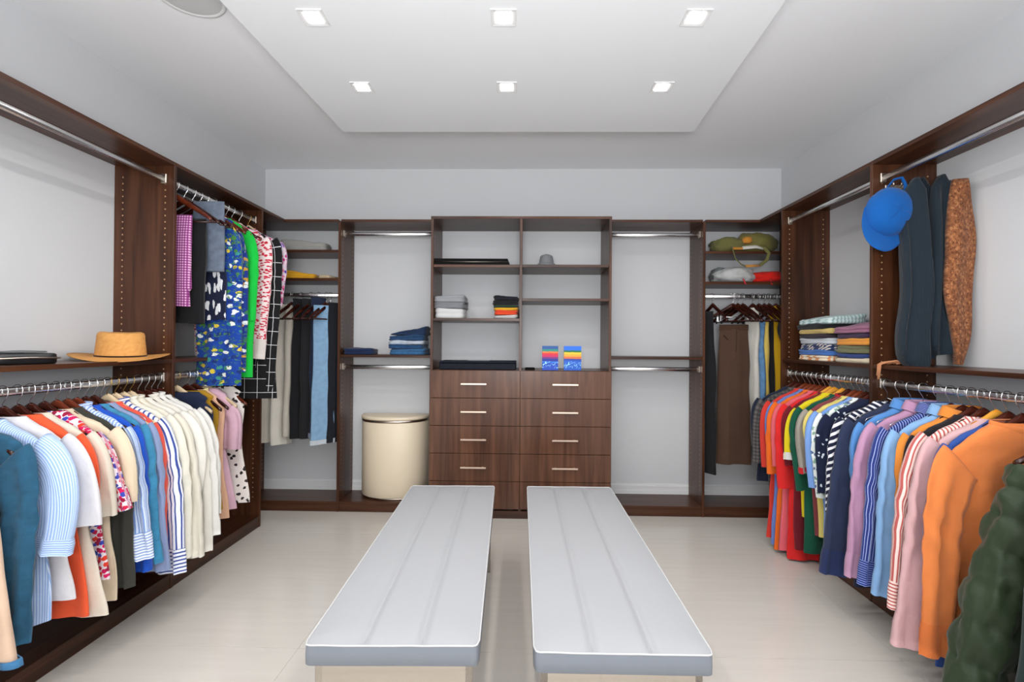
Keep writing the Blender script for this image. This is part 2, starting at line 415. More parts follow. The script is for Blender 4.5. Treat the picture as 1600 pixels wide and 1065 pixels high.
# ------------------------------------------------------------------ benches
def bench(label, near, far):
    (xa, xb, ya), (xc, xd, yc) = near, far
    cx, cy = (xa+xb+xc+xd)/4, (ya+yc)/2
    rz = -math.atan2(((xc+xd)-(xa+xb))/2, yc-ya)
    W, L = ((xb-xa)+(xd-xc))/4, (yc-ya)/2; ZT = .452
    t = thing('bench', label, 'bench', (cx, cy, 0), rz, 'white leather benches in the middle of the floor')
    nu, nv = 60, 60; vs = []; us = []
    def h_(u, v):
        g = 0
        for c in (-W/3, W/3): g += .010*math.exp(-((u-c)/.010)**2)
        e = min(W-abs(u), L-abs(v)); puff = .010*(1-math.exp(-max(e, 0)/.045))
        pill = .003*(math.cos((u/(W/3))*PI)+1)/2 if abs(u) > W/3 else .003
        return ZT-.010+puff-g*min(1, max(e, 0)/.01)+.0012*noise.noise(Vector((u*14, v*9, 3)))
    for j in range(nv+1):
        for i in range(nu+1):
            u = W*(2*i/nu-1); vv = L*(2*j/nv-1)
            k = 1.0; rr = .016     # rounded corners
            du, dv = abs(u)-(W-rr), abs(vv)-(L-rr)
            uu, v2 = u, vv
            if du > 0 and dv > 0:
                m_ = math.hypot(du, dv); mx = max(du, dv); s_ = mx/m_
                uu = math.copysign(W-rr+du*s_, u); v2 = math.copysign(L-rr+dv*s_, vv)
            vs.append((uu, v2, h_(uu, v2))); us.append((uu, v2))
    fs = [(j*(nu+1)+i, j*(nu+1)+i+1, (j+1)*(nu+1)+i+1, (j+1)*(nu+1)+i) for j in range(nv) for i in range(nu)]
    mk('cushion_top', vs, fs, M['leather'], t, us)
    ring = [i for i in range(nu+1)]+[(j)*(nu+1)+nu for j in range(1, nv+1)]+[nv*(nu+1)+i for i in range(nu-1, -1, -1)]+[j*(nu+1) for j in range(nv-1, 0, -1)]
    k = len(ring); sv = []; su = []
    for z, o in ((None, 0), (ZT-.014, .001), (ZT-.035, .002), (ZT-.060, .001), (ZT-.063, -.002), (ZT-.062, -.03)):
        for q_, i in enumerate(ring):
            p = Vector(vs[i]); d_ = Vector((p.x/W, p.y/L, 0)); d_ = Vector((math.copysign(1, p.x) if abs(p.x) > W-.015 else 0, math.copysign(1, p.y) if abs(p.y) > L-.015 else 0, 0))
            if d_.length: d_.normalize()
            sv.append((p.x+d_.x*o, p.y+d_.y*o, p.z if z is None else z)); su.append((q_*.02, 0 if z is None else z))
    fs = [(r*k+i, (r+1)*k+i, (r+1)*k+(i+1) % k, r*k+(i+1) % k) for r in range(5) for i in range(k)]
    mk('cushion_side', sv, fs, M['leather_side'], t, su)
    MB().tube([Vector(vs[i])+Vector((0, 0, .001)) for i in ring]+[Vector(vs[ring[0]])+Vector((0, 0, .001))], .0024, 6, False).build('piping', M['thread'], t, True)
    for c in (-W/3, W/3):
        MB().tube([(c, -L+.006+(2*L-.012)*i/40, h_(c, -L+.006+(2*L-.012)*i/40)+.0008) for i in range(41)], .0009, 5).build('seam', M['seam'], t, True)
    boxo('seat_board', -W+.03, W-.03, -L+.03, L-.03, ZT-.078, ZT-.058, M['black'], t)
    fw_ = W-.018; fl_ = L-.03
    for sx in (-1, 1):
        for sy in (-1, 1):
            m = MB(); x0 = sx*fw_; xi = sx*(fw_-.02); y0 = sy*fl_; yi = sy*(fl_-.05)
            m.box(min(x0, xi), max(x0, xi), min(y0, yi), max(y0, yi), 0, ZT-.062, .001); m.build('leg', M['mirrorsteel'], t)
            xs = sx*(fw_-.035); boxo('spacer_post', min(xs, xs+.008*sx)-.004, max(xs, xs+.008*sx)+.004, sy*(fl_-.005)-.004, sy*(fl_-.005)+.004, ZT-.09, ZT-.06, M['chrome'], t)
    for sy in (-1, 1):
        y0 = sy*fl_; yi = sy*(fl_-.012)
        boxo('end_rail', -fw_, fw_, min(y0, yi), max(y0, yi), ZT-.13, ZT-.08, M['mirrorsteel'], t)
        boxo('foot_rail', -fw_, fw_, min(y0, sy*(fl_-.05)), max(y0, sy*(fl_-.05)), .001, .012, M['mirrorsteel'], t)
    for sx in (-1, 1):
        boxo('side_rail', min(sx*fw_, sx*(fw_-.012)), max(sx*fw_, sx*(fw_-.012)), -fl_+.05, fl_-.05, ZT-.13, ZT-.08, M['mirrorsteel'], t)
    return t
bench('long white quilted leather bench, left of the two, on polished steel legs', (-.568, -.112, 1.285), (-.612, -.153, 2.73))
bench('long white quilted leather bench, right of the two, on polished steel legs', (.039, .487, 1.272), (.02, .492, 2.74))

# ------------------------------------------------------------------ soft goods builders
def nz(x, y, z): return noise.noise(Vector((x, y, z)))
def loft(rings, uvs, closed=True, cap0=False, cap1=False):
    k = len(rings[0]); vs = [p for r in rings for p in r]; us = [p for r in uvs for p in r]; n_ = len(rings)
    fs = [(i*k+j, (i+1)*k+j, (i+1)*k+(j+1) % k, i*k+(j+1) % k) for i in range(n_-1) for j in range(k if closed else k-1)]
    if cap0: fs.append(tuple(range(k)))
    if cap1: fs.append(tuple((n_-1)*k+j for j in range(k))[::-1])
    return vs, fs, us
def interp(tab, x):
    if x <= tab[0][0]: return tab[0][1:]
    for a, b in zip(tab, tab[1:]):
        if x <= b[0]:
            t_ = (x-a[0])/(b[0]-a[0]); t_ = t_*t_*(3-2*t_)*.5+t_*.5
            return [p+(q_-p)*t_ for p, q_ in zip(a[1:], b[1:])]
    return tab[-1][1:]
def body_mesh(t, mat, W, L, T0, hemW, seed, front, drop=.085, neck=.06, nr=34, k=52, fold=1.0, name='body', ztop=-.078, waist=1.0, straps=False, hemcurve=0.0, ush=0.0):
    tab = [(0, neck, .022), (.012, neck+.012, .028), (.03, neck+.045, .03), (drop*.62, W*.8, .028), (drop, W, .022), (drop+.03, W+.006, .024),
           (.30, W*.97*waist, T0), (L, hemW, T0*1.15)]
    rings = []; uvs = []
    for i in range(nr+1):
        s_ = i/nr; d = (drop*1.3)*(s_/.3) if s_ < .3 else drop*1.3+(L-drop*1.3)*(s_-.3)/.7
        w_, th = interp(tab, d); ring = []; uv_ = []
        amp = min(1, max(0, (d-drop)/.18))*fold
        arc = 0; pu = None
        for j in range(k):
            a = 2*PI*j/k; ca, sa = math.cos(a), math.sin(a)
            u = w_*math.copysign(abs(ca)**.75, ca); v = th*math.copysign(abs(sa)**.85, sa)
            ff = math.sin(u*34+seed*1.7+d*2.0+2.2*nz(u*4, d*3, seed))*.0085+math.sin(u*71+seed*3.1+1.5*nz(u*6, d*5, seed+5))*.0038
            v += amp*ff*(1 if sa > 0 else .8)*abs(sa)**.3
            v += .006*amp*nz(u*9, d*7, seed+11)
            u += amp*.008*nz(d*6, seed, 1.3)*(1 if ca > 0 else -1)
            dz = hemcurve*(1-(abs(u)/max(w_, .01))**2)*max(0, (d/L-.8))*5 if hemcurve else 0
            dz += .006*nz(u*7, seed, 4.0)*amp*(d/L)
            ring.append((u+ush*min(1, d/.25), v, ztop-d-dz)); uv_.append((u+(0 if sa > 0 else .003), -d))
        rings.append(ring); uvs.append(uv_)
    vs, fs, us = loft(rings, uvs)
    return mk(name, vs, fs, mat, t, us)
def sleeve_mesh(t, mat, S, E, side, r0, r1, seed, cuff=None, nr=26, k=22, th0=.022, th1=.02, bulge=.03, vo=0.0, puff=0.0, name='sleeve', ztop=-.078, cuffL=.06):
    S = Vector(S); E = Vector(E)                 # (u, z) pairs in the garment plane
    ctrl = S+Vector((bulge+.02, -.03)); c2 = (S+E)/2+Vector((bulge, 0))
    pts = []
    for i in range(nr+1):
        s_ = i/nr; pts.append(S*(1-s_)**3+ctrl*3*s_*(1-s_)**2+c2*3*s_*s_*(1-s_)+E*s_**3)
    length = (E-S).length; rings = []; uvs = []; L = 0
    arc = [0.0]
    for j in range(k):
        a0, a1 = 2*PI*j/k, 2*PI*(j+1)/k
        arc.append(arc[-1]+math.hypot(r1*1.15*(math.cos(a1)-math.cos(a0)), th1*(math.sin(a1)-math.sin(a0))))
    for i, p in enumerate(pts):
        s_ = i/nr
        tn = (pts[min(i+1, nr)]-pts[max(i-1, 0)]).normalized(); nn = Vector((-tn.y, tn.x))
        if nn.x < 0: nn = -nn
        if i: L += (p-pts[i-1]).length
        r = r0+(r1-r0)*min(1, s_*1.15)**.8; thk = th0+(th1-th0)*s_
        if puff: 
            r *= 1+.07*math.sin(s_*length/puff*2*PI); thk *= 1+.25*abs(math.sin(s_*length/puff*PI))
        ring = []; uv_ = []
        for j in range(k):
            a = 2*PI*j/k; ca, sa = math.cos(a), math.sin(a)
            f = 1+.05*nz(ca*1.2+seed, sa*1.2, L*2.2)+.02*math.sin(2*a+seed+L*3)*min(1, s_*3)
            rdg = (.0085*math.sin(ca*6.5+seed*2+1.6*nz(L*5, seed, 1))+.0045*math.sin(ca*13+seed*5+L*9))*min(1, s_*4)*(1 if sa > 0 else -1)*abs(sa)**.5*(0 if puff else 1)
            cr = .006*math.sin(L*60+ca*3+seed)*math.exp(-((s_-.5)/.2)**2) if length > .35 else 0
            q_ = p+nn*(r*f*math.copysign(abs(ca)**.8, ca))
            ring.append((side*q_.x, vo+thk*f*math.copysign(abs(sa)**.9, sa)+cr+rdg+.01*nz(L*4, seed, 2)*s_, ztop+q_.y)); uv_.append((arc[j], -L))
        rings.append(ring); uvs.append(uv_)
    vs, fs, us = loft(rings, uvs, cap0=True)
    o = mk(name, vs, fs, mat, t, us)
    if cuff:
        k0 = max(1, int(nr*(1-cuffL/max(length, .1)))); rr = []; uu = []
        for i in list(range(k0, nr+1))+[nr]:
            c0 = Vector((sum(p[0] for p in rings[i])/k, sum(p[1] for p in rings[i])/k, sum(p[2] for p in rings[i])/k))
            sc = 1.09 if i > k0 else 1.02
            rr.append([tuple(c0+(Vector(p)-c0)*sc+Vector((0, 0, 0))) for p in rings[i]]); uu.append([(q_[1]*1.0, q_[0]) for q_ in uvs[i]])
        vs, fs, us = loft(rr, uu); mk('cuff', vs, fs, cuff, o, us)
    return o
def collar(t, mat, neck, kind, front, ztop=-.078):
    k = 36; rings = []; uvs = []
    if kind == 'shirt': prof = [(0, .0, 0), (.002, .016, 0), (.003, .027, 0), (.010, .029, 0), (.018, .012, 1), (.026, -.010, 1.6)]
    elif kind == 'stand': prof = [(.001, -.002, 0), (.004, .006, 0), (.005, .014, 0), (.001, .016, 0), (-.003, .004, 0)]
    else: prof = [(.004, -.012, 0), (.007, -.002, 0), (.005, .008, 0), (-.002, .006, 0)]
    for r, z, pt in prof:
        ring = []; uv_ = []
        for j in range(k):
            a = 2*PI*j/k; ca, sa = math.cos(a), math.sin(a)
            fr = max(0, sa*front); dip = -.035*fr**2*(1 if kind != 'stand' else .5)
            point = -.028*pt*math.exp(-((abs(ca)-.38)/.2)**2)*(fr > .2)
            ring.append(((neck+r)*ca, (.026+r)*sa*1.05, ztop+z+dip*.6+point)); uv_.append((z*1.5+.002, a*.05))
        rings.append(ring); uvs.append(uv_)
    vs, fs, us = loft(rings, uvs); return mk('collar', vs, fs, mat, t, us)

# hangers -----------------------------------------------------------
def make_hanger(kind, mat, hook):
    t = bpy.data.objects.new('hanger', None); t.empty_display_size = .03; C.objects.link(t)
    pts = [(.016*math.cos(a)-.0, 0, .016*math.sin(a)+.002) for a in [PI*(1.12-1.35*i/14) for i in range(15)]]
    pts = [(-p[0], 0, p[2]) for p in pts][::-1]
    # over the rod, back to the centre line and down
    path = [(-.019, 0, -.008), (-.0205, 0, .004), (-.016, 0, .016), (-.006, 0, .0215), (.006, 0, .0215), (.016, 0, .016), (.0205, 0, .004), (.018, 0, -.012), (.008, 0, -.028), (0, 0, -.04), (0, 0, -.068)]
    MB().tube(path, .0016, 6).build('hook', hook, t, True)
    if kind == 'wire':
        w_ = [(0, 0, -.066), (-.19, 0, -.145), (-.2, 0, -.155), (-.19, 0, -.16), (.19, 0, -.16), (.2, 0, -.155), (.19, 0, -.145), (0, 0, -.066)]
        MB().tube(w_, .0016, 6).build('wire_frame', mat, t, True); return t
    up_, lo_ = [], []
    for i in range(25):
        u = -.195+.39*i/24; a = abs(u)/.195
        z = -.056-.118*(a**1.2)+.010*math.exp(-(u/.03)**2)
        th = .036*(1-.45*a); up_.append((u, z)); lo_.append((u, z-th))
    vs = []; fs = []; us = []; k = 8
    for (u, zt), (_, zb) in zip(up_, lo_):
        c = (zt+zb)/2; hz = (zt-zb)/2; yo = -.016*(abs(u)/.195)**2+.005
        for j in range(k):
            a = 2*PI*j/k+PI/8; vs.append((u, yo+.0085*math.cos(a), c+hz*math.sin(a))); us.append((u, c))
    n_ = len(up_)
    fs = [(i*k+j, i*k+(j+1) % k, (i+1)*k+(j+1) % k, (i+1)*k+j) for i in range(n_-1) for j in range(k)]+[tuple(range(k))[::-1], tuple((n_-1)*k+j for j in range(k))]
    mk('hanger_body', vs, fs, mat, t, us)
    if kind == 'bar': MB().tube([(-.18, -.008, -.18), (.18, -.008, -.18)], .005, 8).build('trouser_bar', mat, t, True)
    if kind == 'clip':
        MB().tube([(-.14, 0, -.15), (.14, 0, -.15)], .003, 6).build('clip_bar', hook, t, True)
        for s in (-.1, .1): boxo('clip', s-.012, s+.012, -.008, .008, -.185, -.145, hook, t, .002)
    return t
PROTO = {}
def hanger(label, x, y, z, rz, kind='dark', group=None):
    if kind not in PROTO:
        mats = {'dark': ('plain', M['hanger_dark'], M['chrome']), 'red': ('plain', M['hanger_red'], M['chrome']), 'amber': ('plain', M['hanger_light'], M['chrome']),
                'pale': ('plain', M['hanger_pale'], M['brass']), 'wire': ('wire', M['chrome'], M['chrome']), 'bar': ('bar', M['hanger_dark'], M['chrome']),
                'clip': ('clip', M['hanger_dark'], M['chrome']), 'brass': ('plain', M['hanger_pale'], M['brass'])}[kind]
        PROTO[kind] = o = make_hanger(*mats)
    else: o = copy_tree(PROTO[kind])
    o.location = (x, y, z); o.rotation_euler = (0, 0, rz)
    tag(o, label, 'hanger', group or 'hangers on the clothes rods'); return o

def top(cat_name, label, cat, side, Y, mat, group, sl=None, slr=(.075, .045), cuff=None, body_hem=None, hemW=.23, W=.2, col_=None, colm=None, T0=.02,
        hk='dark', rod='low', rz=0.0, sleevemat=None, short=False, fold=1.0, neck=.06, hanger_label=None, drop=.085, waist=1.0, hemcurve=0.0, puff=0, bulge=.02, th=.022,
        ush=0.0, dz=0.0, extra=None, cuffL=.06, fullr=None):
    """one hanging garment. side -1: left rail, +1: right rail; sl / body_hem are photo pixels of the sleeve end and the hem level"""
    rx = RL if side < 0 else RR; rzv = ZR1 if rod == 'low' else ZR2
    base = 0 if side < 0 else PI; front = -1 if side < 0 else 1
    seed = R.random()*50
    t = thing(cat_name, label, cat, (rx, Y, rzv), base+rz, group)
    zt = -.082+dz; L = rzv+zt-at(800, body_hem, Y=Y).z
    body_mesh(t, mat, W, L, T0, hemW, seed, front, drop=drop, neck=neck, fold=fold, ztop=zt, waist=waist, hemcurve=hemcurve, ush=ush)
    sm = sleevemat or mat
    if sl:
        e = at(sl[0], sl[1], Y=Y); ue = (e.x-rx)*(-side); ze = e.z-rzv-zt
        S = (W-.02, -drop-.045)
        sleeve_mesh(t, sm, S, (ue-slr[1], ze), 1, slr[0], slr[1], seed+2, cuff, vo=-.008*(-front), bulge=bulge, th0=th, th1=th*.85, puff=puff, ztop=zt, cuffL=cuffL)
        ue2 = min(ue, .2+.05)
        sleeve_mesh(t, sm, S, (ue2-slr[1], ze), -1, slr[0], slr[1], seed+7, cuff, vo=.0, bulge=bulge, nr=16, k=16, th0=th, th1=th*.85, ztop=zt, cuffL=cuffL)
    if col_: collar(t, colm or mat, neck, col_, front, zt)
    if hk: 
        hanger(hanger_label or ('hanger of the '+label), rx, Y, rzv, base+rz, hk)
    return t
def shorten(s): return s

W_ = (232, 230, 226); CR = (226, 219, 200)
GA = 'tops on the lower rail of the near left unit'; GB = 'tops on the lower rail of the far left unit'
GC = 'tops on the lower rail of the far right unit'; GD = 'tops on the lower rail of the near right unit'; GE = 'dresses on the upper rail of the far left unit'
flora = floral((228, 216, 222), [(196, 30, 70), (205, 24, 90), (60, 70, 170), (150, 20, 60), (214, 60, 40)], 60, .47)
bstripe = stripes((232, 234, 240), (60, 78, 150), .02, .36); lstripe = stripes((196, 212, 238), (142, 172, 220), .007, .5)
lstripe2 = stripes((206, 220, 242), (120, 150, 210), .011, .4)
# --- near left unit, lower rail, nearest first: (label, Y, sleeve end px, hem px y, ...)
top('shirt', 'deep blue denim shirt at the left edge, before the pale striped one', 'shirt', -1, 1.535, denim((36, 80, 106)), GA, (48, 1000), body_hem=985, W=.205, drop=.068, slr=(.07, .05), cuff=denim((36, 80, 106)), col_='stand', hemcurve=.05)
top('shirt', 'light blue fine-striped shirt with puffed short sleeves', 'shirt', -1, 1.60, lstripe, GA, (112, 858), body_hem=985, slr=(.095, .07), cuff=lstripe, cuffL=.03, hemW=.24, W=.215, hemcurve=.04, bulge=.06, th=.035, neck=.075)
top('top', 'sheer white short-sleeved top beside the pale striped shirt', 'top', -1, 1.665, solid((236, 232, 234)), GA, (162, 820), body_hem=948, slr=(.09, .1), hemW=.26, W=.215, bulge=.03, neck=.08, hk='dark')
top('top', 'bright coral-orange silky top with loose sleeves, on the left rail', 'top', -1, 1.715, solid((244, 92, 52)), GA, (160, 790), body_hem=975, slr=(.085, .07), hemW=.27, W=.21, neck=.085, hk='dark')
top('blouse', 'ivory short-sleeved blouse behind the coral-orange top', 'blouse', -1, 1.76, solid((238, 226, 208)), GA, (184, 806), body_hem=972, slr=(.085, .085), hemW=.3, W=.21, neck=.07, hk='dark')
top('blouse', 'red, pink and blue small-flowered blouse with rolled cuffs', 'blouse', -1, 1.81, flora, GA, (205, 800), body_hem=915, slr=(.07, .06), cuff=flora, hemW=.265, W=.2, neck=.09, hk='dark')
top('blouse', 'cream wide-sleeved blouse behind the flowered one', 'blouse', -1, 1.86, solid((242, 222, 192)), GA, (217, 782), body_hem=950, slr=(.085, .095), hemW=.25, W=.215, neck=.06, hk='red')
top('shirt', 'dark olive-black shirt between cream blouse and pale striped shirt', 'shirt', -1, 1.905, solid((56, 56, 50)), GA, (212, 915), body_hem=900, slr=(.075, .045), cuff=solid((56, 56, 50)), hk='red')
top('shirt', 'pale blue striped long-sleeved shirt with turned-up cuffs', 'shirt', -1, 1.945, lstripe2, GA, (240, 872), body_hem=890, slr=(.07, .05), cuff=stripes((232, 238, 250), (130, 160, 215), .011, .4), col_='stand', hk='red')
top('shirt', 'vivid cobalt blue shirt on the left rail', 'shirt', -1, 1.985, solid((28, 84, 196)), GA, (236, 890), body_hem=885, slr=(.07, .045), cuff=solid((28, 84, 196)), hk='dark')
top('shirt', 'teal chambray shirt next to the cobalt one', 'shirt', -1, 2.025, denim((58, 128, 164)), GA, (254, 878), body_hem=880, slr=(.07, .045), cuff=denim((58, 128, 164)), hk='dark')
top('shirt', 'dusty lavender-blue shirt next to the teal chambray', 'shirt', -1, 2.06, solid((150, 166, 206)), GA, (266, 890), body_hem=880, slr=(.07, .045), hk='wire')
top('shirt', 'coral red blouse squeezed before the bold blue-striped shirt', 'blouse', -1, 2.095, solid((238, 88, 70)), GA, (262, 870), body_hem=893, slr=(.06, .045), hk='brass')
top('shirt', 'white shirt with bold blue stripes and striped cuffs', 'shirt', -1, 2.135, bstripe, GA, (292, 892), body_hem=870, slr=(.075, .06), cuff=stripes((232, 234, 240), (60, 78, 150), .016, .4), col_='stand', hk='brass', bulge=.035)
wn = [('off-white long-sleeved blouse right behind the bold blue-striped shirt', 2.18, (300, 868), 850, (240, 236, 220)), ('ivory silky blouse, second of the white run', 2.22, (318, 868), 850, (236, 230, 214)),
      ('white blouse with flared elbow sleeves', 2.265, (317, 765), 845, (240, 236, 226)), ('soft white long-sleeved blouse with scalloped hem', 2.31, (333, 858), 840, (238, 234, 222)),
      ('crisp white shirt, next to last before the partition', 2.35, (344, 834), 835, (240, 238, 232)), ('white shirt hanging against the left partition', 2.39, (346, 800), 825, (236, 234, 228))]
for i, (lb, Y, sl, hm, c) in enumerate(wn):
    top('blouse' if 'blouse' in lb else 'shirt', lb, 'blouse' if 'blouse' in lb else 'shirt', -1, Y, solid(c, var=.05), GA, sl, body_hem=hm, slr=(.08, .055 if 'flared' not in lb else .1), col_='stand' if i in (0, 1, 3, 4) else None, hk='dark' if i > 1 else 'brass', bulge=.05, cuff=solid(c, var=.05) if 'flared' not in lb else None)
# --- far left unit, lower rail
top('dress', 'navy blue sleeveless dress just past the left partition', 'dress', -1, 2.52, solid((28, 38, 66)), GB, None, body_hem=790, hemW=.22, W=.19, neck=.12, hk='pale', rz=.0)
top('top', 'mustard yellow sleeveless top beside the navy dress', 'top', -1, 2.60, solid((176, 132, 30)), GB, None, body_hem=802, hemW=.2, W=.17, neck=.1, hk='dark')
top('top', 'peach sleeveless top with a pale yellow collar', 'top', -1, 2.66, solid((244, 194, 160)), GB, None, body_hem=815, hemW=.2, W=.165, neck=.07, hk='dark', col_='crew', colm=solid((240, 224, 160)))
top('blouse', 'pale pink sleeveless blouse tied at the waist', 'blouse', -1, 2.74, solid((232, 190, 208)), GB, (378, 700), body_hem=800, hemW=.19, W=.165, neck=.08, slr=(.05, .05), waist=.82, hk='pale')
top('top', 'white sleeveless top with small black flower print', 'top', -1, 2.84, floral((230, 222, 216), [(230, 222, 216), (40, 34, 36), (230, 222, 216), (60, 50, 52)], 34, .3), GB, None, body_hem=790, hemW=.21, W=.17, neck=.11, hk='red')

# --- drapes: trousers, skirts, scarves ----------------------------------------------------
def drape(name, label, cat, loc, rz, W0, W1, L, mat, group, seed, thick=.02, legs=False, z0=0.0, waistband=None, fold=1.0, nr=30, k=44, flare=0.0, cuff=None, shape=None, fold_top=False, bigf=26):
    t = thing(name, label, cat, loc, rz, group)
    rings = []; uvs = []
    for i in range(nr+1):
        s_ = i/nr; d = L*s_
        w_ = shape(s_) if shape else W0+(W1-W0)*s_**.8
        th = thick*(.45+.55*min(1, s_*4))*(1+flare*s_)
        ring = []; uv_ = []
        for j in range(k):
            a = 2*PI*j/k; ca, sa = math.cos(a), math.sin(a)
            u = w_*math.copysign(abs(ca)**.7, ca); v = th*math.copysign(abs(sa)**.7, sa)
            amp = min(1, s_*5)*fold
            v += amp*(.009*math.sin(u*bigf+seed+d*1.2)+.004*math.sin(u*bigf*2.3+seed*2+d*2))*abs(sa)**.3+.008*amp*nz(u*6, d*4, seed)
            if legs: v *= 1-.55*math.exp(-((u-w_*.05)/.012)**2)*min(1, max(0, s_-.2)*4)
            u += amp*.012*nz(d*3, seed, 3)+amp*.006*nz(d*5, seed, 1.3)*ca
            ring.append((u, v, z0-d-.008*amp*nz(u*8, seed, 5)*s_)); uv_.append((u+(0 if sa > 0 else .003), -d))
        rings.append(ring); uvs.append(uv_)
    vs, fs, us = loft(rings, uvs, cap0=True)
    mk('fabric', vs, fs, mat, t, us)
    if waistband:
        rr = []; uu = []
        for zz, sc in ((.006, .98), (.004, 1.04), (-.035, 1.04), (-.038, .98)):
            rr.append([(p[0]*sc, p[1]*(1.25 if sc > 1 else 1), z0+zz) for p in rings[0]]); uu.append([(zz, p[0]) for p in rings[0]])
        vs, fs, us = loft(rr, uu, cap0=True); mk('waistband', vs, fs, waistband, t, us)
    if cuff:
        rr = []; uu = []
        for i, sc in ((nr-1, 1.04), (nr-1, 1.07), (nr, 1.07)):
            rr.append([(p[0]*sc, p[1]*sc*1.1, p[2]) for p in rings[i]]); uu.append(uvs[i])
        vs, fs, us = loft(rr, uu); mk('hem_cuff', vs, fs, cuff, t, us)
    return t
# --- far left unit, upper rail
def hung_left(name, label, cat, Y, x_right, y_top, y_bot, W, mat, seed, hk='bar', **kw):
    e = at(x_right, (y_top+y_bot)/2, Y=Y); zt = at(x_right, y_top, Y=Y).z; zb = at(x_right, y_bot, Y=Y).z
    cx = e.x-W
    t = drape(name, label, cat, (cx, Y, ZR2), 0, W, W, zt-zb, mat, GE, seed, z0=zt-ZR2, **kw)
    if hk: hanger('hanger of the '+label, RL, Y, ZR2, 0, hk)
    return t
hung_left('skirt', 'purple and pink gingham trousers folded over the first upper hanger', 'trousers', 2.50, 300, 336, 478, .085, checks((208, 170, 200), (150, 70, 130), (112, 40, 104), .013, .5), 3, hk='red', fold=.6, shape=lambda s: .085-.012*(s > .8))
hung_left('trousers', 'black trousers folded behind the gingham ones', 'trousers', 2.565, 322, 342, 505, .11, solid((18, 17, 20)), 8, hk='bar')
hung_left('skirt', 'faded denim skirt folded over a hanger', 'skirt', 2.63, 350, 315, 424, .085, denim((96, 106, 122), .12), 5, hk='bar', fold=.4)
hung_left('dress', 'navy dress printed with large white palm leaves', 'dress', 2.685, 353, 425, 500, .085, floral((20, 26, 52), [(226, 226, 230), (20, 26, 52), (226, 226, 230), (226, 226, 230)], 15, .33, (2.6, .8), key=.2), 13, hk='bar')
blueflor = floral((22, 62, 150), [(226, 228, 220), (22, 62, 150), (70, 130, 60), (214, 190, 60), (24, 44, 110), (60, 140, 130), (22, 62, 150)], 26, .38, (1, 1.4), leaf=(70, 120, 70))
top('dress', 'blue dress with green leaves and white and yellow flowers', 'dress', -1, 2.74, blueflor, GE, (380, 440), body_hem=606, slr=(.075, .065), rod='high', hk='red', hemW=.125, W=.13, ush=.085, T0=.03, fold=1.2)
top('dress', 'second blue flowered dress, pressed behind the first', 'dress', -1, 2.81, floral((26, 50, 130), [(220, 226, 226), (26, 50, 130), (60, 120, 70), (200, 150, 60)], 30, .35, leaf=(50, 100, 110)), GE, (384, 470), body_hem=585, slr=(.07, .05), rod='high', hk='red', hemW=.12, W=.13, ush=.08, T0=.025)
top('dress', 'bright emerald green long-sleeved dress', 'dress', -1, 2.88, solid((18, 196, 66)), GE, (400, 500), body_hem=592, slr=(.075, .06), rod='high', hk='red', hemW=.13, W=.15, ush=.07, T0=.025, bulge=.03)
top('dress', 'brown suede dress behind the green one', 'dress', -1, 2.93, solid((128, 96, 66)), GE, None, body_hem=578, rod='high', hk='dark', hemW=.12, W=.15, ush=.05)
top('dress', 'red and white leaf-patterned blouse dress', 'dress', -1, 2.99, floral((226, 208, 208), [(190, 30, 60), (176, 20, 50), (226, 208, 208), (200, 40, 70)], 44, .42, (1, 2.2)), GE, (414, 560), body_hem=540, slr=(.07, .05), rod='high', hk='red', cuff=solid((230, 220, 214)), hemW=.22, W=.2)
top('dress', 'black dress with thin white windowpane lines', 'dress', -1, 3.07, checks((20, 20, 22), (220, 220, 222), (230, 230, 232), .085, .035), GE, (430, 610), body_hem=625, slr=(.09, .075), rod='high', hk='dark', hemW=.25, W=.2, T0=.03)
top('blouse', 'pink and purple patterned blouse, last on the upper left rail', 'blouse', -1, 3.17, floral((226, 200, 214), [(190, 40, 120), (90, 60, 170), (230, 120, 160), (220, 210, 220)], 50, .45), GE, (442, 478), body_hem=480, slr=(.07, .05), rod='high', hk='pale', hemW=.22, W=.2)

# --- far right unit, lower rail (farthest first)
nav = solid((30, 38, 58))
top('jacket', 'dark navy jacket, farthest on the right rail', 'jacket', 1, 3.20, nav, GC, (1176, 716), body_hem=745, slr=(.08, .055), cuff=nav, hk='dark', W=.2)
top('jacket', 'grey plaid long jacket next to the navy one', 'jacket', 1, 3.14, checks((96, 92, 90), (74, 70, 70), (58, 54, 54), .022, .5), GC, (1174, 722), body_hem=828, slr=(.08, .055), hk='dark', W=.21, hemW=.16)
top('polo_shirt', 'tomato red polo shirt, farthest of the bright ones', 'shirt', 1, 3.07, solid((222, 62, 50)), GC, (1188, 727), body_hem=832, slr=(.075, .07), hk='red')
top('polo_shirt', 'periwinkle blue polo shirt between tomato red and orange', 'shirt', 1, 3.02, solid((110, 134, 204)), GC, (1199, 715), body_hem=842, slr=(.07, .065), hk='red')
top('polo_shirt', 'bright orange polo shirt behind the salmon pink one', 'shirt', 1, 2.975, solid((250, 112, 32)), GC, (1197, 738), body_hem=851, slr=(.08, .075), hk='red')
top('polo_shirt', 'salmon pink polo shirt in front of the orange one', 'shirt', 1, 2.925, solid((238, 104, 116)), GC, (1206, 726), body_hem=851, slr=(.075, .07), hk='red')
top('polo_shirt', 'scarlet red polo shirt with wide hanging sleeve', 'shirt', 1, 2.87, solid((232, 40, 40)), GC, (1214, 760), body_hem=865, slr=(.085, .085), hk='red', hemW=.21)
top('shirt', 'maroon tee shirt behind the small yellow sleeve', 'shirt', 1, 2.83, solid((116, 22, 36)), GC, (1226, 724), body_hem=850, slr=(.07, .07), hk='amber', hemW=.19)
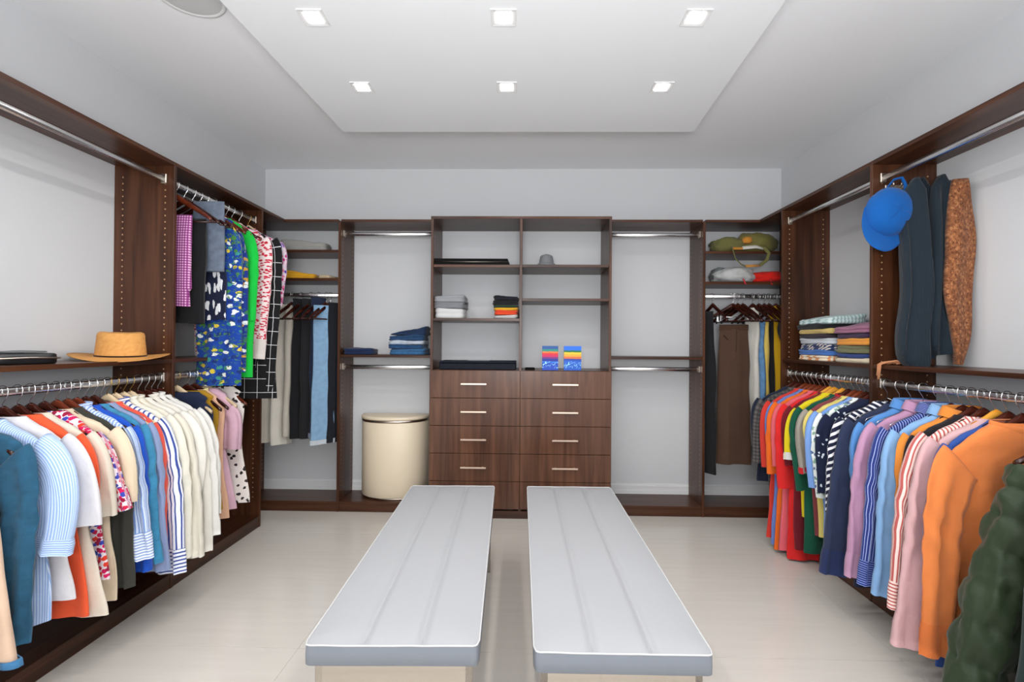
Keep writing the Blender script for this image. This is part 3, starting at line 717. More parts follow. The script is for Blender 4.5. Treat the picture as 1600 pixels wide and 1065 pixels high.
top('shirt', 'lemon yellow tee shirt with a white under-sleeve', 'shirt', 1, 2.79, solid((244, 216, 30)), GC, (1224, 716), body_hem=800, slr=(.06, .06), cuff=solid(W_), cuffL=.02, hk='amber', hemW=.17)
top('polo_shirt', 'dark green polo shirt with loose sleeve', 'shirt', 1, 2.72, solid((14, 84, 62)), GC, (1242, 762), body_hem=855, slr=(.085, .085), hk='amber', hemW=.2)
top('shirt', 'grey tee with burgundy shoulders and red cuff', 'shirt', 1, 2.67, solid((140, 66, 70)), GC, (1248, 736), body_hem=830, slr=(.075, .07), sleevemat=solid((172, 164, 152)), cuff=solid((196, 30, 40)), cuffL=.02, hk='dark', col_='crew', colm=solid((180, 30, 34)), hemW=.17)
top('polo_shirt', 'pale yellow polo shirt next to the pale blue one', 'shirt', 1, 2.62, solid((234, 214, 120)), GC, (1268, 716), body_hem=830, slr=(.075, .065), hk='red', hemW=.18)
top('polo_shirt', 'light blue polo shirt with short sleeve', 'shirt', 1, 2.575, solid((128, 168, 232)), GC, (1262, 758), body_hem=830, slr=(.08, .075), hk='red', hemW=.18)
top('shirt', 'white shirt with green print, mostly hidden', 'shirt', 1, 2.535, floral((226, 232, 230), [(140, 170, 150), (226, 232, 230), (90, 110, 150)], 50, .4), GC, (1274, 774), body_hem=840, slr=(.075, .07), hk='dark', hemW=.18)
top('shirt', 'navy short-sleeved shirt with small white birds', 'shirt', 1, 2.49, floral((22, 30, 58), [(22, 30, 58), (210, 220, 230), (22, 30, 58), (22, 30, 58)], 40, .22), GC, (1277, 768), body_hem=840, slr=(.075, .065), hk='dark', hemW=.18)
# --- near right unit, lower rail
top('shirt', 'navy and white diagonal striped knit shirt', 'shirt', 1, 2.385, stripes((24, 30, 56), (232, 232, 236), .024, .42, .9), GD, (1288, 800), body_hem=880, slr=(.075, .06), hk='wire', hemW=.2)
top('shirt', 'dark navy linen shirt with long sleeve and wide cuff', 'shirt', 1, 2.31, solid((44, 54, 84)), GD, (1282, 895), body_hem=905, slr=(.085, .07), cuff=solid((38, 50, 92)), hk='wire', T0=.024, th=.028, hemW=.2)
top('shirt', 'sky blue shirt collar up behind the lavender one', 'shirt', 1, 2.245, solid((92, 150, 218)), GD, (1336, 850), body_hem=880, slr=(.075, .05), col_='shirt', hk='wire', hemW=.2)
top('shirt', 'lavender pink shirt with long sleeve', 'shirt', 1, 2.175, solid((204, 154, 188)), GD, (1322, 900), body_hem=895, slr=(.08, .055), cuff=solid((206, 158, 190)), col_='shirt', hk='wire', hemW=.21, bulge=.035)
top('shirt', 'dark blue pinstriped shirt with white lines', 'shirt', 1, 2.10, stripes((40, 56, 124), (170, 182, 226), .009, .22), GD, (1339, 912), body_hem=900, slr=(.08, .055), cuff=stripes((40, 56, 124), (150, 165, 220), .009, .22), col_='shirt', hk='wire', hemW=.21)
top('shirt', 'smooth light blue dress shirt', 'shirt', 1, 2.04, solid((140, 184, 232)), GD, (1362, 928), body_hem=930, slr=(.08, .05), cuff=solid((140, 184, 232)), col_='shirt', hk='dark', hemW=.21)
top('polo_shirt', 'apricot orange shirt with open collar', 'shirt', 1, 1.985, solid((240, 146, 60)), GD, (1408, 910), body_hem=960, slr=(.075, .05), col_='shirt', hk='dark', hemW=.2)
top('shirt', 'black shirt sandwiched behind the red-striped one', 'shirt', 1, 1.945, solid((32, 28, 32)), GD, (1404, 940), body_hem=960, slr=(.075, .05), hk='dark', hemW=.2)
rst = stripes((238, 214, 206), (186, 92, 88), .0125, .42)
top('shirt', 'white shirt with red-brown stripes and striped cuff', 'shirt', 1, 1.90, rst, GD, (1388, 950), body_hem=950, slr=(.09, .06), cuff=rst, hk='dark', hemW=.22, bulge=.035)
top('shirt', 'pale pink long-sleeved shirt beside the orange sweater', 'shirt', 1, 1.85, solid((232, 186, 188)), GD, (1392, 1008), body_hem=990, slr=(.09, .075), cuff=solid((232, 186, 188)), hk='amber', hemW=.22)
top('sweater', 'royal blue sweater showing behind the orange one', 'sweater', 1, 1.805, solid((52, 88, 168)), GD, (1440, 985), body_hem=1025, slr=(.07, .05), hk='dark', hemW=.25)
top('sweater', 'bright orange fine-knit sweater facing the room', 'sweater', 1, 1.755, solid((238, 136, 72), rib=0), GD, (1433, 1020), body_hem=985, slr=(.085, .055), cuff=solid((232, 126, 64), rib=1600), col_='crew', hk='dark', hemW=.235, W=.235, bulge=.03, neck=.10, drop=.1, cuffL=.07)

p = at(26, 960, Y=1.46)
drape('skirt', 'peach skirt with dark trim and denim blue hem at the lower left corner', 'skirt', (p.x-.235, 1.46, ZR1), 0, .12, .24, .64, solid((240, 206, 178)), GA, 17, z0=-.16, thick=.028, shape=lambda q_: .12+.12*q_**.9, cuff=denim((60, 110, 150)))
hanger('clip hanger of the peach skirt at the lower left corner', RL, 1.46, ZR1, 0, 'clip')
# ------------------------------------------------------------------ puffer jacket and fleece at the near end
olive = solid((46, 60, 38), rough=.5)
def puffer():
    Y = 1.545; rx = RR
    t = thing('puffer_jacket', 'dark olive green puffer jacket at the right edge, beside the orange sweater', 'jacket', (rx, Y, ZR1), PI-.12, GD)
    zt = -.09; k = 64; nr = 70; L = .86; rings = []; uvs = []
    tab = [(0, .08, .05), (.04, .11, .06), (.10, .16, .07), (.16, .19, .085), (.4, .21, .09), (L, .22, .08)]
    for i in range(nr+1):
        d = L*i/nr; w_, th = interp(tab, d); ring = []; uv_ = []
        b = abs(math.sin(PI*(d-.17)/.125)) if d > .17 else .5
        for j in range(k):
            a = 2*PI*j/k; ca, sa = math.cos(a), math.sin(a)
            cr = .008*nz(ca*6, d*26, 3)+.012*nz(ca*3, sa*2, d*8)
            g = .55+.45*b**.5
            ring.append(((w_+cr)*math.copysign(abs(ca)**.8, ca), (th*g+cr)*math.copysign(abs(sa)**.8, sa), zt-d)); uv_.append((w_*ca, -d))
        rings.append(ring); uvs.append(uv_)
    vs, fs, us = loft(rings[12:], uvs[12:]); mk('body', vs, fs, olive, t, us)
    vs, fs, us = loft(rings[:13], uvs[:13], cap0=True); mk('shoulder_yoke', vs, fs, solid((30, 34, 32), rough=.5), t, us)
    for sd, E, r1 in ((1, (.345, -.87), .075), (-1, (.24, -.8), .07)):
        S = Vector((.125, -.13)); E = Vector(E); rings = []; uvs = []; n_ = 80; Ls = (E-S).length; pts = []
        for i in range(n_+1):
            q_ = i/n_; c1 = S+Vector((.07, -.13)); c2 = E+Vector((-.05, .30))
            pts.append(S*(1-q_)**3+c1*3*q_*(1-q_)**2+c2*3*q_*q_*(1-q_)+E*q_**3)
        for i, p in enumerate(pts):
            q_ = i/n_; tn = (pts[min(i+1, n_)]-pts[max(i-1, 0)]).normalized(); nn = Vector((-tn.y, tn.x)); nn = -nn if nn.x < 0 else nn
            b = abs(math.sin(PI*q_*Ls/.105)); r = (.092+(r1-.092)*q_)*(.90+.12*b**.5); th = (.08-.02*q_)*(.72+.32*b**.5)
            if q_ > .96: r *= .82; th *= .82
            ring = []; uv_ = []
            for j in range(40):
                a = 2*PI*j/40; ca, sa = math.cos(a), math.sin(a); cr = .016*nz(ca*2.5+9, sa*2.5, q_*11)+.009*nz(ca*5, sa*5, q_*24)*(1-.5*b)
                ring.append((sd*(p.x+nn.x*(r+cr)*ca), (th+cr)*sa+.02, zt+p.y+nn.y*(r+cr)*ca)); uv_.append((r*ca, -q_*Ls))
            rings.append(ring); uvs.append(uv_)
        vs, fs, us = loft(rings, uvs, cap0=True, cap1=True); mk('sleeve', vs, fs, olive, t, us)
    rings = []; uvs = []                                  # hood folded on the shoulders
    for i in range(17):
        f = i/16; r = .125*math.sin(PI*min(.98, f*.9+.06))**.6; ring = []; uv_ = []
        for j in range(36):
            a = 2*PI*j/36; cr = .014*nz(math.cos(a)*3, math.sin(a)*3, f*5)
            ring.append(((r*1.15+cr)*math.cos(a), .055+(r*.55+cr)*math.sin(a), zt+.035-.15*f+.03*math.sin(a))); uv_.append((a*r, f*.15))
        rings.append(ring); uvs.append(uv_)
    vs, fs, us = loft(rings, uvs, cap0=True, cap1=True); mk('hood', vs, fs, olive, t, us)
    MB().tube([(.0, .098, zt-.16), (.0, .1, zt-.5), (0, .098, zt-.84)], .006, 6).build('zip', M['black'], t, True)
    hanger('hanger of the dark olive puffer jacket at the right edge', rx, Y, ZR1, PI-.12, 'dark')
puffer()
fg = solid((26, 46, 44))
p = at(1590, 1000, Y=1.36)
t = drape('fleece_jacket', 'dark green fleece jacket with cream zip edge at the lower right corner', 'jacket', (p.x+.17, 1.36, ZR1), 0, .10, .19, .85, fg, GD, 21, thick=.045, z0=-.17)
MB().tube([(-.095+.0, -.04, -.2), (-.135, -.045, -.4), (-.175, -.05, -.7), (-.19, -.055, -1.0)], .007, 8, flat=.6).build('zip_edge', solid((238, 212, 188)), t, True)
hanger('hanger of the dark green fleece jacket at the lower right corner', RR, 1.36, ZR1, 0, 'dark')

# ------------------------------------------------------------------ trousers in the back corners
GF = 'trousers on the rod of the left back corner'; GG = 'trousers on the rod of the right back corner'
def hung_back(label, xl, xr, yt, yb, mat, grp, seed, ang=.9, cat='trousers', name='trousers', hk='bar', legs=True, Y=RB, wb=True, cuff=None, **kw):
    a, b = at(xl, yt, Y=Y), at(xr, yt, Y=Y); zb = at((xl+xr)/2, yb, Y=Y).z
    W = min(.15, (b.x-a.x)/2/math.cos(ang)); cx = (a.x+b.x)/2
    t = drape(name, label, cat, (cx, Y, a.z), ang, W*.82, W, a.z-zb, mat, grp, seed, thick=kw.pop('thick', .022), legs=legs, waistband=mat if wb else None, cuff=cuff, **kw)
    if hk: hanger('hanger of the '+label, min(cx, XP0-.085) if cx < 0 else cx, RB, 1.583 if a.x < 0 else 1.588, 1.28 if ang > 0 else -1.28, hk)
    return t
cre = solid((226, 218, 204), var=.06); jl = denim((126, 160, 190), .06); blk = solid((26, 25, 28))
hung_back('cream trousers nearest the corner, partly behind the black dress', 408, 436, 478, 690, cre, GF, 2, .8)
hung_back('off-white trousers, second from the left in the corner', 430, 452, 476, 693, solid((234, 228, 216), var=.05), GF, 4, .85)
hung_back('pale stone trousers right before the black pairs', 448, 466, 478, 680, solid((214, 206, 192)), GF, 6, .85)
hung_back('black trousers next to the pale stone pair', 461, 481, 468, 684, blk, GF, 8, .9)
hung_back('charcoal black trousers, second dark pair', 476, 496, 468, 683, solid((34, 33, 36)), GF, 10, .9)
hung_back('dark navy jeans between black and light blue pairs', 489, 507, 466, 681, denim((34, 42, 66)), GF, 12, .9, cuff=denim((120, 130, 150)))
hung_back('light blue jeans with frayed white hems', 491, 520, 478, 693, jl, GF, 14, .55, cuff=solid((206, 214, 220)), Y=RB-.05)
hung_back('black jeans pressed against the right panel of the left corner', 517, 529, 474, 690, denim((24, 26, 34)), GF, 16, 1.1)
hung_back('brown wide-leg trousers facing the room', 1122, 1171, 508, 724, solid((84, 60, 46)), GG, 3, -.25, hk='clip', W1=None) if 0 else None
a_, b_ = at(1122, 508, Y=3.60), at(1171, 508, Y=3.60); zb = at(1145, 724, Y=3.60).z
t = drape('trousers', 'brown wide-leg trousers facing the room', 'trousers', ((a_.x+b_.x)/2, 3.60, a_.z), -.2, .095, .122, a_.z-zb, solid((84, 60, 46)), GG, 5, thick=.026, legs=True, waistband=solid((78, 54, 40)), bigf=22)
MB().tube([(-.075, -.030, -.07), (-.045, -.031, -.105)], .0022, 6).build('pocket_edge', M['black'], t, True)
MB().tube([(.012, -.0305, -.03), (.012, -.0315, -.17), (.0, -.031, -.2)], .0016, 6).build('fly_seam', solid((60, 42, 32)), t, True)
hanger('clip hanger of the brown wide-leg trousers', (a_.x+b_.x)/2, RB, 1.588, -.2, 'clip')
hung_back('white trousers beside the brown pair', 1167, 1183, 482, 700, solid((226, 222, 212)), GG, 7, -.9)
hung_back('mid-blue jeans beside the white trousers', 1176, 1193, 500, 700, denim((92, 132, 172)), GG, 9, -.85)
hung_back('pale yellow trousers between jeans and black pair', 1187, 1199, 502, 710, solid((240, 206, 104)), GG, 11, -.9)
hung_back('black trousers between the two yellow garments', 1195, 1206, 500, 720, blk, GG, 13, -.95)
t = hung_back('mustard yellow top gathered at the neck like a bow', 1200, 1222, 478, 640, solid((226, 176, 28)), GG, 15, -.5, cat='top', name='top', legs=False, wb=False, shape=lambda s: .05-.035*math.exp(-((s-.22)/.12)**2)+.01*s, fold=.6)
hung_back('grey trousers against the right corner', 1211, 1223, 500, 730, solid((120, 118, 118)), GG, 17, -.9, Y=RB+.06)
a_ = at(1107, 486, Y=3.60)
drape('trousers', 'long black trousers by the left panel of the right corner', 'trousers', (a_.x+.004, 3.63, a_.z), -1.25, .06, .09, 1.17, blk, GG, 23, thick=.018)
hanger('hanger of the long black trousers by the left panel of the right corner', max(a_.x+.008, XP1+.075), RB, 1.588, -1.35, 'clip')
for i, x in enumerate((1144, 1152, 1160)):
    p = at(x, 470, Y=RB); hanger('empty dark hanger above the brown trousers, number %s from the left' % ('one', 'two', 'three')[i], p.x, RB, 1.588, -1.2, 'bar', 'spare hangers in the right back corner')

# ------------------------------------------------------------------ folded and crumpled things
def folded(label, cat, c, w, d, h, mat, seed, rz=0.0, layers=2, name='folded_clothes', group=None, tilt=0.0, slump=.0, mats=None):
    t = thing(name, label, cat, c, rz, group)
    nz_ = 4*layers+1; k = 56; rings = []; uvs = []
    for i in range(nz_+1):
        f = i/nz_; off = -.005+.005*abs(math.sin(PI*f*layers)); z = h*f
        ring = []; uv_ = []
        for j in range(k):
            a = 2*PI*j/k; ca, sa = math.cos(a), math.sin(a)
            x = (w/2+off)*math.copysign(abs(ca)**.35, ca); y = (d/2+off)*math.copysign(abs(sa)**.35, sa)
            x += .008*nz(y*9, seed, f*1.5); y += .008*nz(x*9, seed+3, f*1.5)
            zz = z+f*(.010*nz(x*9, y*9, seed)+tilt*x-slump*(abs(x)/(w/2))**3*h*.5)
            ring.append((x, y, zz)); uv_.append((x+y*.3, y+zz*2))
        rings.append(ring); uvs.append(uv_)
    for s_ in (.93, .75, .5, .25, .02):
        ring = []; uv_ = []
        for j in range(k):
            p = rings[nz_][j]; x, y = p[0]*s_, p[1]*s_
            z = h+.006*(1-s_)+.012*nz(x*9, y*9, seed)+.004*nz(x*30, y*30, seed)+tilt*x-slump*(abs(x)/(w/2))**3*h*.5
            ring.append((x, y, z)); uv_.append((x, y))
        rings.append(ring); uvs.append(uv_)
    vs, fs, us = loft(rings, uvs, cap0=True, cap1=True); mk('fabric', vs, [f[::-1] for f in fs], mat, t, us); return t
def pile(x, y, z0, w, d, items, group, ry=0.0, cat='folded clothes'):
    z = z0+.0008
    for i, it in enumerate(items):
        lab, h_, mt = it[:3]; tl = it[3] if len(it) > 3 else 0
        folded(lab, cat, (x+R.uniform(-.008, .008), y+R.uniform(-.008, .008), z), w*R.uniform(.93, 1.02), d*R.uniform(.93, 1), h_-.001, mt, R.random()*40, ry+R.uniform(-.05, .05), 2 if h_ > .028 else 1, group=group, tilt=tl)
        z += h_
xm = lambda x, Y: at(x, 500, Y=Y).x
pile(xm(703, 3.56), 3.62, 1.412, .225, .26, [('white folded sweater at the bottom of the left tower stack', .07, solid((222, 222, 222))), ('mid-grey folded sweater in the left tower stack', .045, solid((128, 130, 136))), ('light grey folded sweater on top of the left tower stack', .045, solid((156, 158, 162)))], 'sweaters stacked at the left of the tower shelf')
pile(xm(791, 3.56), 3.61, 1.412, .18, .25, [('white and grey folded top at the bottom of the colourful tower stack', .026, solid((206, 204, 202))), ('orange-red folded top in the colourful tower stack', .032, solid((226, 74, 40))), ('yellow folded top in the colourful tower stack', .018, solid((226, 170, 40))), ('dark green folded top in the colourful tower stack', .02, solid((40, 60, 44))),
     ('black folded top, second from the top of the tower stack', .035, solid((24, 24, 28))), ('dark navy folded top on the colourful tower stack', .03, solid((26, 28, 40)))], 'colourful tops stacked beside the tower divider')
pile(xm(560, 3.62), 3.68, ZS, .24, .2, [('dark navy folded jeans lying alone above the hamper', .042, denim((26, 40, 72)))], 'jeans on the shelf above the hamper', cat='folded jeans')
pile(xm(637, 3.62), 3.70, ZS, .28, .24, [('mid-blue folded jeans at the bottom of the jeans pile', .045, denim((50, 92, 132))), ('blue folded jeans, second from the bottom of the pile', .032, denim((36, 70, 108))), ('pale grey folded jeans in the middle of the pile', .028, denim((170, 180, 192))),
     ('dark blue folded jeans near the top of the pile', .04, denim((34, 62, 96)), .06), ('darkest blue jeans sloping on top of the pile', .036, denim((28, 46, 74)), .2)], 'jeans on the shelf above the hamper', cat='folded jeans')
folded('grey folded garment bag on the top shelf of the left corner', 'bag', (xm(474, 3.65), 3.70, 1.9115), .34, .22, .07, solid((168, 166, 160)), 4, .1, 2, 'garment_bag', tilt=-.08)
folded('mustard yellow folded blouse in the left corner', 'folded clothes', (xm(466, 3.65), 3.70, 1.7045), .25, .2, .05, solid((232, 172, 40)), 9, .1, 3, tilt=-.12)
folded('beige folded knit beside the mustard blouse', 'folded clothes', (xm(513, 3.65), 3.68, 1.7045), .10, .2, .026, solid((206, 184, 150)), 12, -.1, 1)
pile(1.835, 2.98, ZS, .255, .33, [('cream and orange striped shirt at the bottom of the far shirt stack', .032, stripes((236, 220, 196), (222, 150, 96), .02)), ('blue folded shirt in the far shirt stack', .03, solid((74, 118, 190))), ('blue and cream plaid shirt in the far shirt stack', .036, checks((214, 204, 190), (50, 66, 110), (30, 40, 80), .03)),
     ('white folded shirt in the middle of the far shirt stack', .032, solid((208, 214, 222))), ('dark plum folded shirt in the far shirt stack', .028, solid((52, 42, 52))), ('khaki yellow folded shirt in the far shirt stack', .026, solid((206, 180, 110))), ('black folded shirt below the mint one', .03, solid((26, 26, 30))),
     ('mint and white striped shirt sloping on the far shirt stack', .045, stripes((200, 218, 216), (150, 178, 178), .02), .12)], 'folded shirts on the right shelf, far stack')
pile(1.835, 2.615, ZS, .255, .33, [('cream folded shirt at the bottom of the near shirt stack', .024, solid((232, 216, 188))), ('royal blue folded shirt in the near shirt stack', .026, solid((44, 66, 130))), ('olive green folded sweater in the near shirt stack', .042, solid((120, 122, 88))), ('orange folded sweater in the near shirt stack', .036, solid((248, 160, 62))),
     ('dark purple folded shirt under the mauve one', .028, solid((64, 44, 76))), ('mauve folded shirt draped over the near stack', .05, solid((164, 110, 138)), .16)], 'folded shirts on the right shelf, near stack')
# flat dark things on the tower
p0, p1 = at(678, 411, Y=3.50), at(797, 411, Y=3.50)
t = thing('flat_case', 'flat black fabric case on the upper left tower shelf', 'case', ((p0.x+p1.x)/2, 3.62, 1.7925))
w2 = (p1.x-p0.x)/2; vs = []
for z, i in ((0, 0), (.046, .018)):
    vs += [(-w2, -.12, z), (w2-i, -.12+i*.3, z), (w2-i, .12, z), (-w2, .12, z)]
mk('case_body', vs, [(0, 3, 2, 1), (4, 5, 6, 7), (0, 1, 5, 4), (1, 2, 6, 5), (2, 3, 7, 6), (3, 0, 4, 7)], M['black'], t, smooth=False)
MB().tube([(-w2, -.123, .022), (w2-.01, -.122, .022)], .002, 6).build('zip', M['steel'], t, True)
p0, p1 = at(686, 575, Y=3.50), at(806, 575, Y=3.50)
t = thing('flat_box', 'flat dark navy box with pale inlay on the left counter', 'box', ((p0.x+p1.x)/2, 3.63, 1.047)); w2 = (p1.x-p0.x)/2
boxo('box_base', -w2, w2, -.12, .12, 0, .045, plain('navy_box', (12, 16, 30), .6, 0, .2), t, .004)
boxo('box_lid', -w2-.001, w2+.001, -.121, .121, .046, .060, plain('navy_lid', (14, 18, 34), .6, 0, .2), t, .004)
boxo('inlay', -.08, .08, -.05, .05, .0602, .0625, plain('pale_inlay', (130, 134, 140), .4), t, .001)
p = at(828, 577, Y=3.52)
t = thing('small_case', 'tiny black case on the counter, left of the two canvases', 'case', (p.x, 3.53, 1.047)); boxo('case_body', -.036, .036, -.02, .02, 0, .012, M['black'], t, .003); boxo('case_lid', -.034, .034, -.018, .018, .0125, .018, M['black'], t, .003)
def canvas(label, x0, x1, cols, seed):
    a, b = at(x0, 578, Y=3.515), at(x1, 578, Y=3.515)
    t = thing('canvas', label, 'painting', ((a.x+b.x)/2, 3.52, 1.0475), R.uniform(-.03, .03), 'small rainbow canvases on the counter')
    n = N('painted_canvas'); o = n.xyz(n.n('ShaderNodeTexCoord').outputs['Object'])
    wv = n.math('MULTIPLY', n.math('SUBTRACT', n.noise(n.obj((1, 1, .3)), 18, 3), .5), .012)
    z = n.math('DIVIDE', n.math('ADD', o[2], wv), .172)
    k = len(cols); c = n.ramp(z, [(f, lin(q_)) for f, q_ in cols], 'CONSTANT')
    m = n.math('MULTIPLY', n.math('GREATER_THAN', n.noise(n.obj(), 55+seed, 2, 1.5), .57), n.math('LESS_THAN', n.math('ABSOLUTE', n.math('SUBTRACT', z, .22)), .13))
    n.col(n.mix(m, c, lin((150, 220, 250)))); mt = n.fin(.5)
    w2 = (b.x-a.x)/2; o_ = boxo('painted_face', -w2, w2, -.009, -.007, 0, .172, mt, t, 0)
    boxo('stretcher', -w2+.0005, w2-.0005, -.0068, .011, 0, .1715, plain('canvas_edge', (40, 60, 130), .7), t, .001)
canvas('small canvas with a red and magenta rainbow over blue', 847, 872, [(0, (12, 70, 190)), (.3, (20, 110, 220)), (.36, (16, 40, 150)), (.47, (120, 30, 120)), (.54, (200, 16, 90)), (.62, (220, 30, 50)), (.7, (220, 120, 50)), (.77, (20, 140, 120)), (.86, (20, 80, 150))], 0)
canvas('small canvas with a yellow and green rainbow over blue', 881, 908, [(0, (16, 90, 200)), (.4, (20, 60, 160)), (.47, (220, 110, 60)), (.56, (240, 170, 50)), (.66, (236, 200, 40)), (.74, (20, 110, 60)), (.82, (20, 110, 230))], 9)
# hats
straw = N('woven_straw'); u = straw.xyz(straw.uv()); wv = straw.math('SINE', straw.math('MULTIPLY', u[1], 1500)); wu = straw.math('SINE', straw.math('MULTIPLY', u[0], 900))
straw.col(straw.mix(straw.noise(straw.uv(), 60, 3), lin((196, 130, 60)), lin((232, 176, 100)))); straw.bump(straw.math('MULTIPLY', wv, wu), .5, .001); straw = straw.fin(.7)
t = thing('straw_hat', 'wide-brimmed golden straw hat on the left shelf', 'hat', (-1.858, 2.235, ZS+.014), .78); t.rotation_euler = (.06, 0, .78)
wob = lambda a, r: (.011*math.cos(2*a+.5)-.003)*max(0, (r-.1)/.09)**1.3
MB().lathe([(.0945, .002), (.1, 0), (.13, -.003), (.165, .0), (.186, .006), (.188, .009), (.165, .004), (.13, .001), (.095, .005)], 60, m=0, wob=wob, sy=.94).build('brim', straw, t, True)
MB().lathe([(.097, 0), (.094, .04), (.09, .08), (.089, .100), (.085, .112), (.074, .117), (.05, .115), (.03, .113), (.001, .112)], 48, sy=.86, wob=lambda a, r: -.006*(abs(math.sin(a))**2)*(r < .085)).build('crown', straw, t, True)
MB().lathe([(.0985, .003), (.0978, .012)], 48, sy=.862).build('hat_band', solid((60, 36, 20)), t, True)
p = at(854, 410, Y=3.58)
t = thing('bucket_hat', 'small grey cloth hat on the upper right tower shelf', 'hat', (p.x, 3.6, 1.797))
gr = solid((128, 130, 134)); MB().lathe([(.052, .02), (.078, .0), (.079, .003), (.054, .026)], 32).build('brim', gr, t, True)
MB().lathe([(.054, .022), (.050, .05), (.045, .074), (.036, .083), (.001, .086)], 32, wob=lambda a, r: .003*math.sin(3*a)).build('crown', gr, t, True)
# pouch on the left shelf
t = thing('pouch', 'black zipped travel pouch on the left shelf, beside the straw hat', 'pouch', (-1.88, 1.795, ZS+.001), 1.2)
lth = plain('black_leather', (22, 22, 24), .35)
def slab(t_, name, w, d, h, z, mat, e=.35, seed=1.0, amp=.004):
    k = 48; rings = []; uvs = []
    for f, sc in ((0, .94), (.12, .99), (.5, 1.0), (.88, .985), (1, .93), (1.02, .5), (1.03, .02)):
        ring = []; uv_ = []
        for j in range(k):
            a = 2*PI*j/k; x = w/2*sc*math.copysign(abs(math.cos(a))**e, math.cos(a)); y = d/2*sc*math.copysign(abs(math.sin(a))**e, math.sin(a))
            ring.append((x, y, z+h*f+amp*nz(x*14, y*14, seed)*f)); uv_.append((x, y))
        rings.append(ring); uvs.append(uv_)
    vs, fs, us = loft(rings, uvs, cap0=True, cap1=True); return mk(name, vs, [f[::-1] for f in fs], mat, t_, us)
slab(t, 'pouch_body', .19, .14, .04, 0, lth); slab(t, 'mesh_pocket', .14, .10, .006, .042, plain('grey_mesh', (92, 96, 98), .5), seed=3)
MB().tube([(-.097, -.064, .022), (-.088, -.0745, .022), (0, -.0745, .024), (.088, -.0745, .022), (.097, -.064, .022)], .0035, 6).build('zip', M['steel'], t, True)
MB().tube([(-.09, .03, .03), (-.13, .02, .034), (-.135, -.03, .034), (-.09, -.04, .03)], .006, 8, flat=.5).build('wrist_strap', lth, t, True)
# hamper
t = thing('laundry_hamper', 'cream half-round laundry hamper with metal rim left of the drawers', 'hamper', (-.985, 3.845, .0755))
def dshape(w, d, k=40): return [(w*math.cos(PI+PI*j/k)*1.0, d*math.sin(PI+PI*j/k)**1 if 0 else -d*abs(math.sin(PI*j/k))**.8) for j in range(k+1)]
def dprism(name, w, d, z0, z1, mat, dome=0.0):
    o = dshape(w, d); k = len(o); rings = [[(x*s, y*s, z) for x, y in o] for z, s in ((z0, .99), (z0+.004, 1), (z1-.004, 1), (z1, .99))]+[[(x*s, y*s-(1-s)*d*.4, z1+dome*(1-s*s)) for x, y in o] for s in (.8, .5, .2, .02)]
    vs, fs, us = loft(rings, [[(p[0], p[2]) for p in r] for r in rings], cap0=True, cap1=True); return mk(name, vs, [f[::-1] for f in fs], mat, t, us)
cm = plain('cream_vinyl', (232, 216, 190), .45)
dprism('hamper_body', .257, .245, .012, .565, cm); dprism('foot_rim', .254, .242, 0, .0115, M['steel']); dprism('metal_rim', .26, .248, .566, .584, M['steel'], 0)
dprism('lid', .262, .25, .585, .606, cm, .012)
# blue cap and scarves on the right
t = thing('hook_rack', 'small metal hook rack on the right partition above the scarves', 'hook rack', (1.80, YR1-h-.001, 2.0))
boxo('rack_plate', -.06, .14, -.012, 0, -.012, .012, M['steel'], t, .002)
for i in range(5):
    x = -.05+.038*i; MB().tube([(x, -.01, -.004), (x, -.04, -.008), (x, -.05, 0), (x, -.05, .02)], .004, 8).build('hook', M['steel'], t, True)
def cap():
    t = thing('baseball_cap', 'bright blue baseball cap hanging from a hook by its strap', 'cap', (1.688, 2.325, 1.855)); blue = solid((8, 92, 172))
    rings = []; uvs = []; k = 48
    rot = Matrix.Rotation(.35, 3, 'Y')
    def tr(v): return rot @ Vector(v)
    for i in range(14):
        f = i/13*PI/2; r = .105*math.cos(f)**.75 if i < 13 else .001; ring = []; uv_ = []
        for j in range(k):
            a = 2*PI*j/k; c = .004*nz(math.cos(a)*3, math.sin(a)*3, f*3); s6 = 1-.02*abs(math.sin(3*a))**8
            ring.append(tr(((r*s6+c)*math.cos(a), -.075*math.sin(f)+c, (r*s6*1.1+c)*math.sin(a)))); uv_.append((a*.1, f*.1))
        rings.append(ring); uvs.append(uv_)
    vs, fs, us = loft(rings, uvs, cap1=True); mk('crown', vs, fs, blue, t, us)
    vs = []; us = []
    for lay, o in ((0, 0), (1, .0035)):
        for i in range(9):
            q_ = i/8
            for j in range(25):
                a = -PI+PI*.04+(PI*.92)*j/24; r0 = .1; ex = .085*math.sin(PI*j/24)**.6*q_
                vs.append(tr(((r0)*math.cos(a)*(1+.12*q_), .0-o-.03*q_*(1-.9*abs(math.cos(a)))-.012*math.sin(PI*j/24), r0*1.1*math.sin(a)-ex))); us.append((j*.01, q_*.07))
    f1 = [(i*25+j, i*25+j+1, (i+1)*25+j+1, (i+1)*25+j) for i in range(8) for j in range(24)]
    fs = f1+[tuple(x+225 for x in f[::-1]) for f in f1]+[(8*25+j, 8*25+j+1, 225+8*25+j+1, 225+8*25+j) for j in range(24)]
    mk('brim', vs, fs, blue, t, us)
    MB().tube([tr((-.045, .0, .098)), tr((-.03, -.004, .15)), tr((.0, -.004, .172)), tr((.03, 0, .15)), tr((.045, 0, .098))], .008, 8, flat=.35).build('strap', blue, t, True)
    MB().tube([tr((.0, -.062, -.045)), tr((.02, -.066, -.04)), tr((.035, -.06, -.045))], .006, 6, flat=.5).build('front_badge', solid((226, 232, 236)), t, True)
    o = MB().lathe([(.001, -.006), (.006, -.005), (.008, 0)], 12).build('button', blue, t, True); o.rotation_euler = (PI/2, 0, 0); o.location = tr((0, -.074, 0))
cap()
rib_n = solid((30, 42, 52), rib=900)
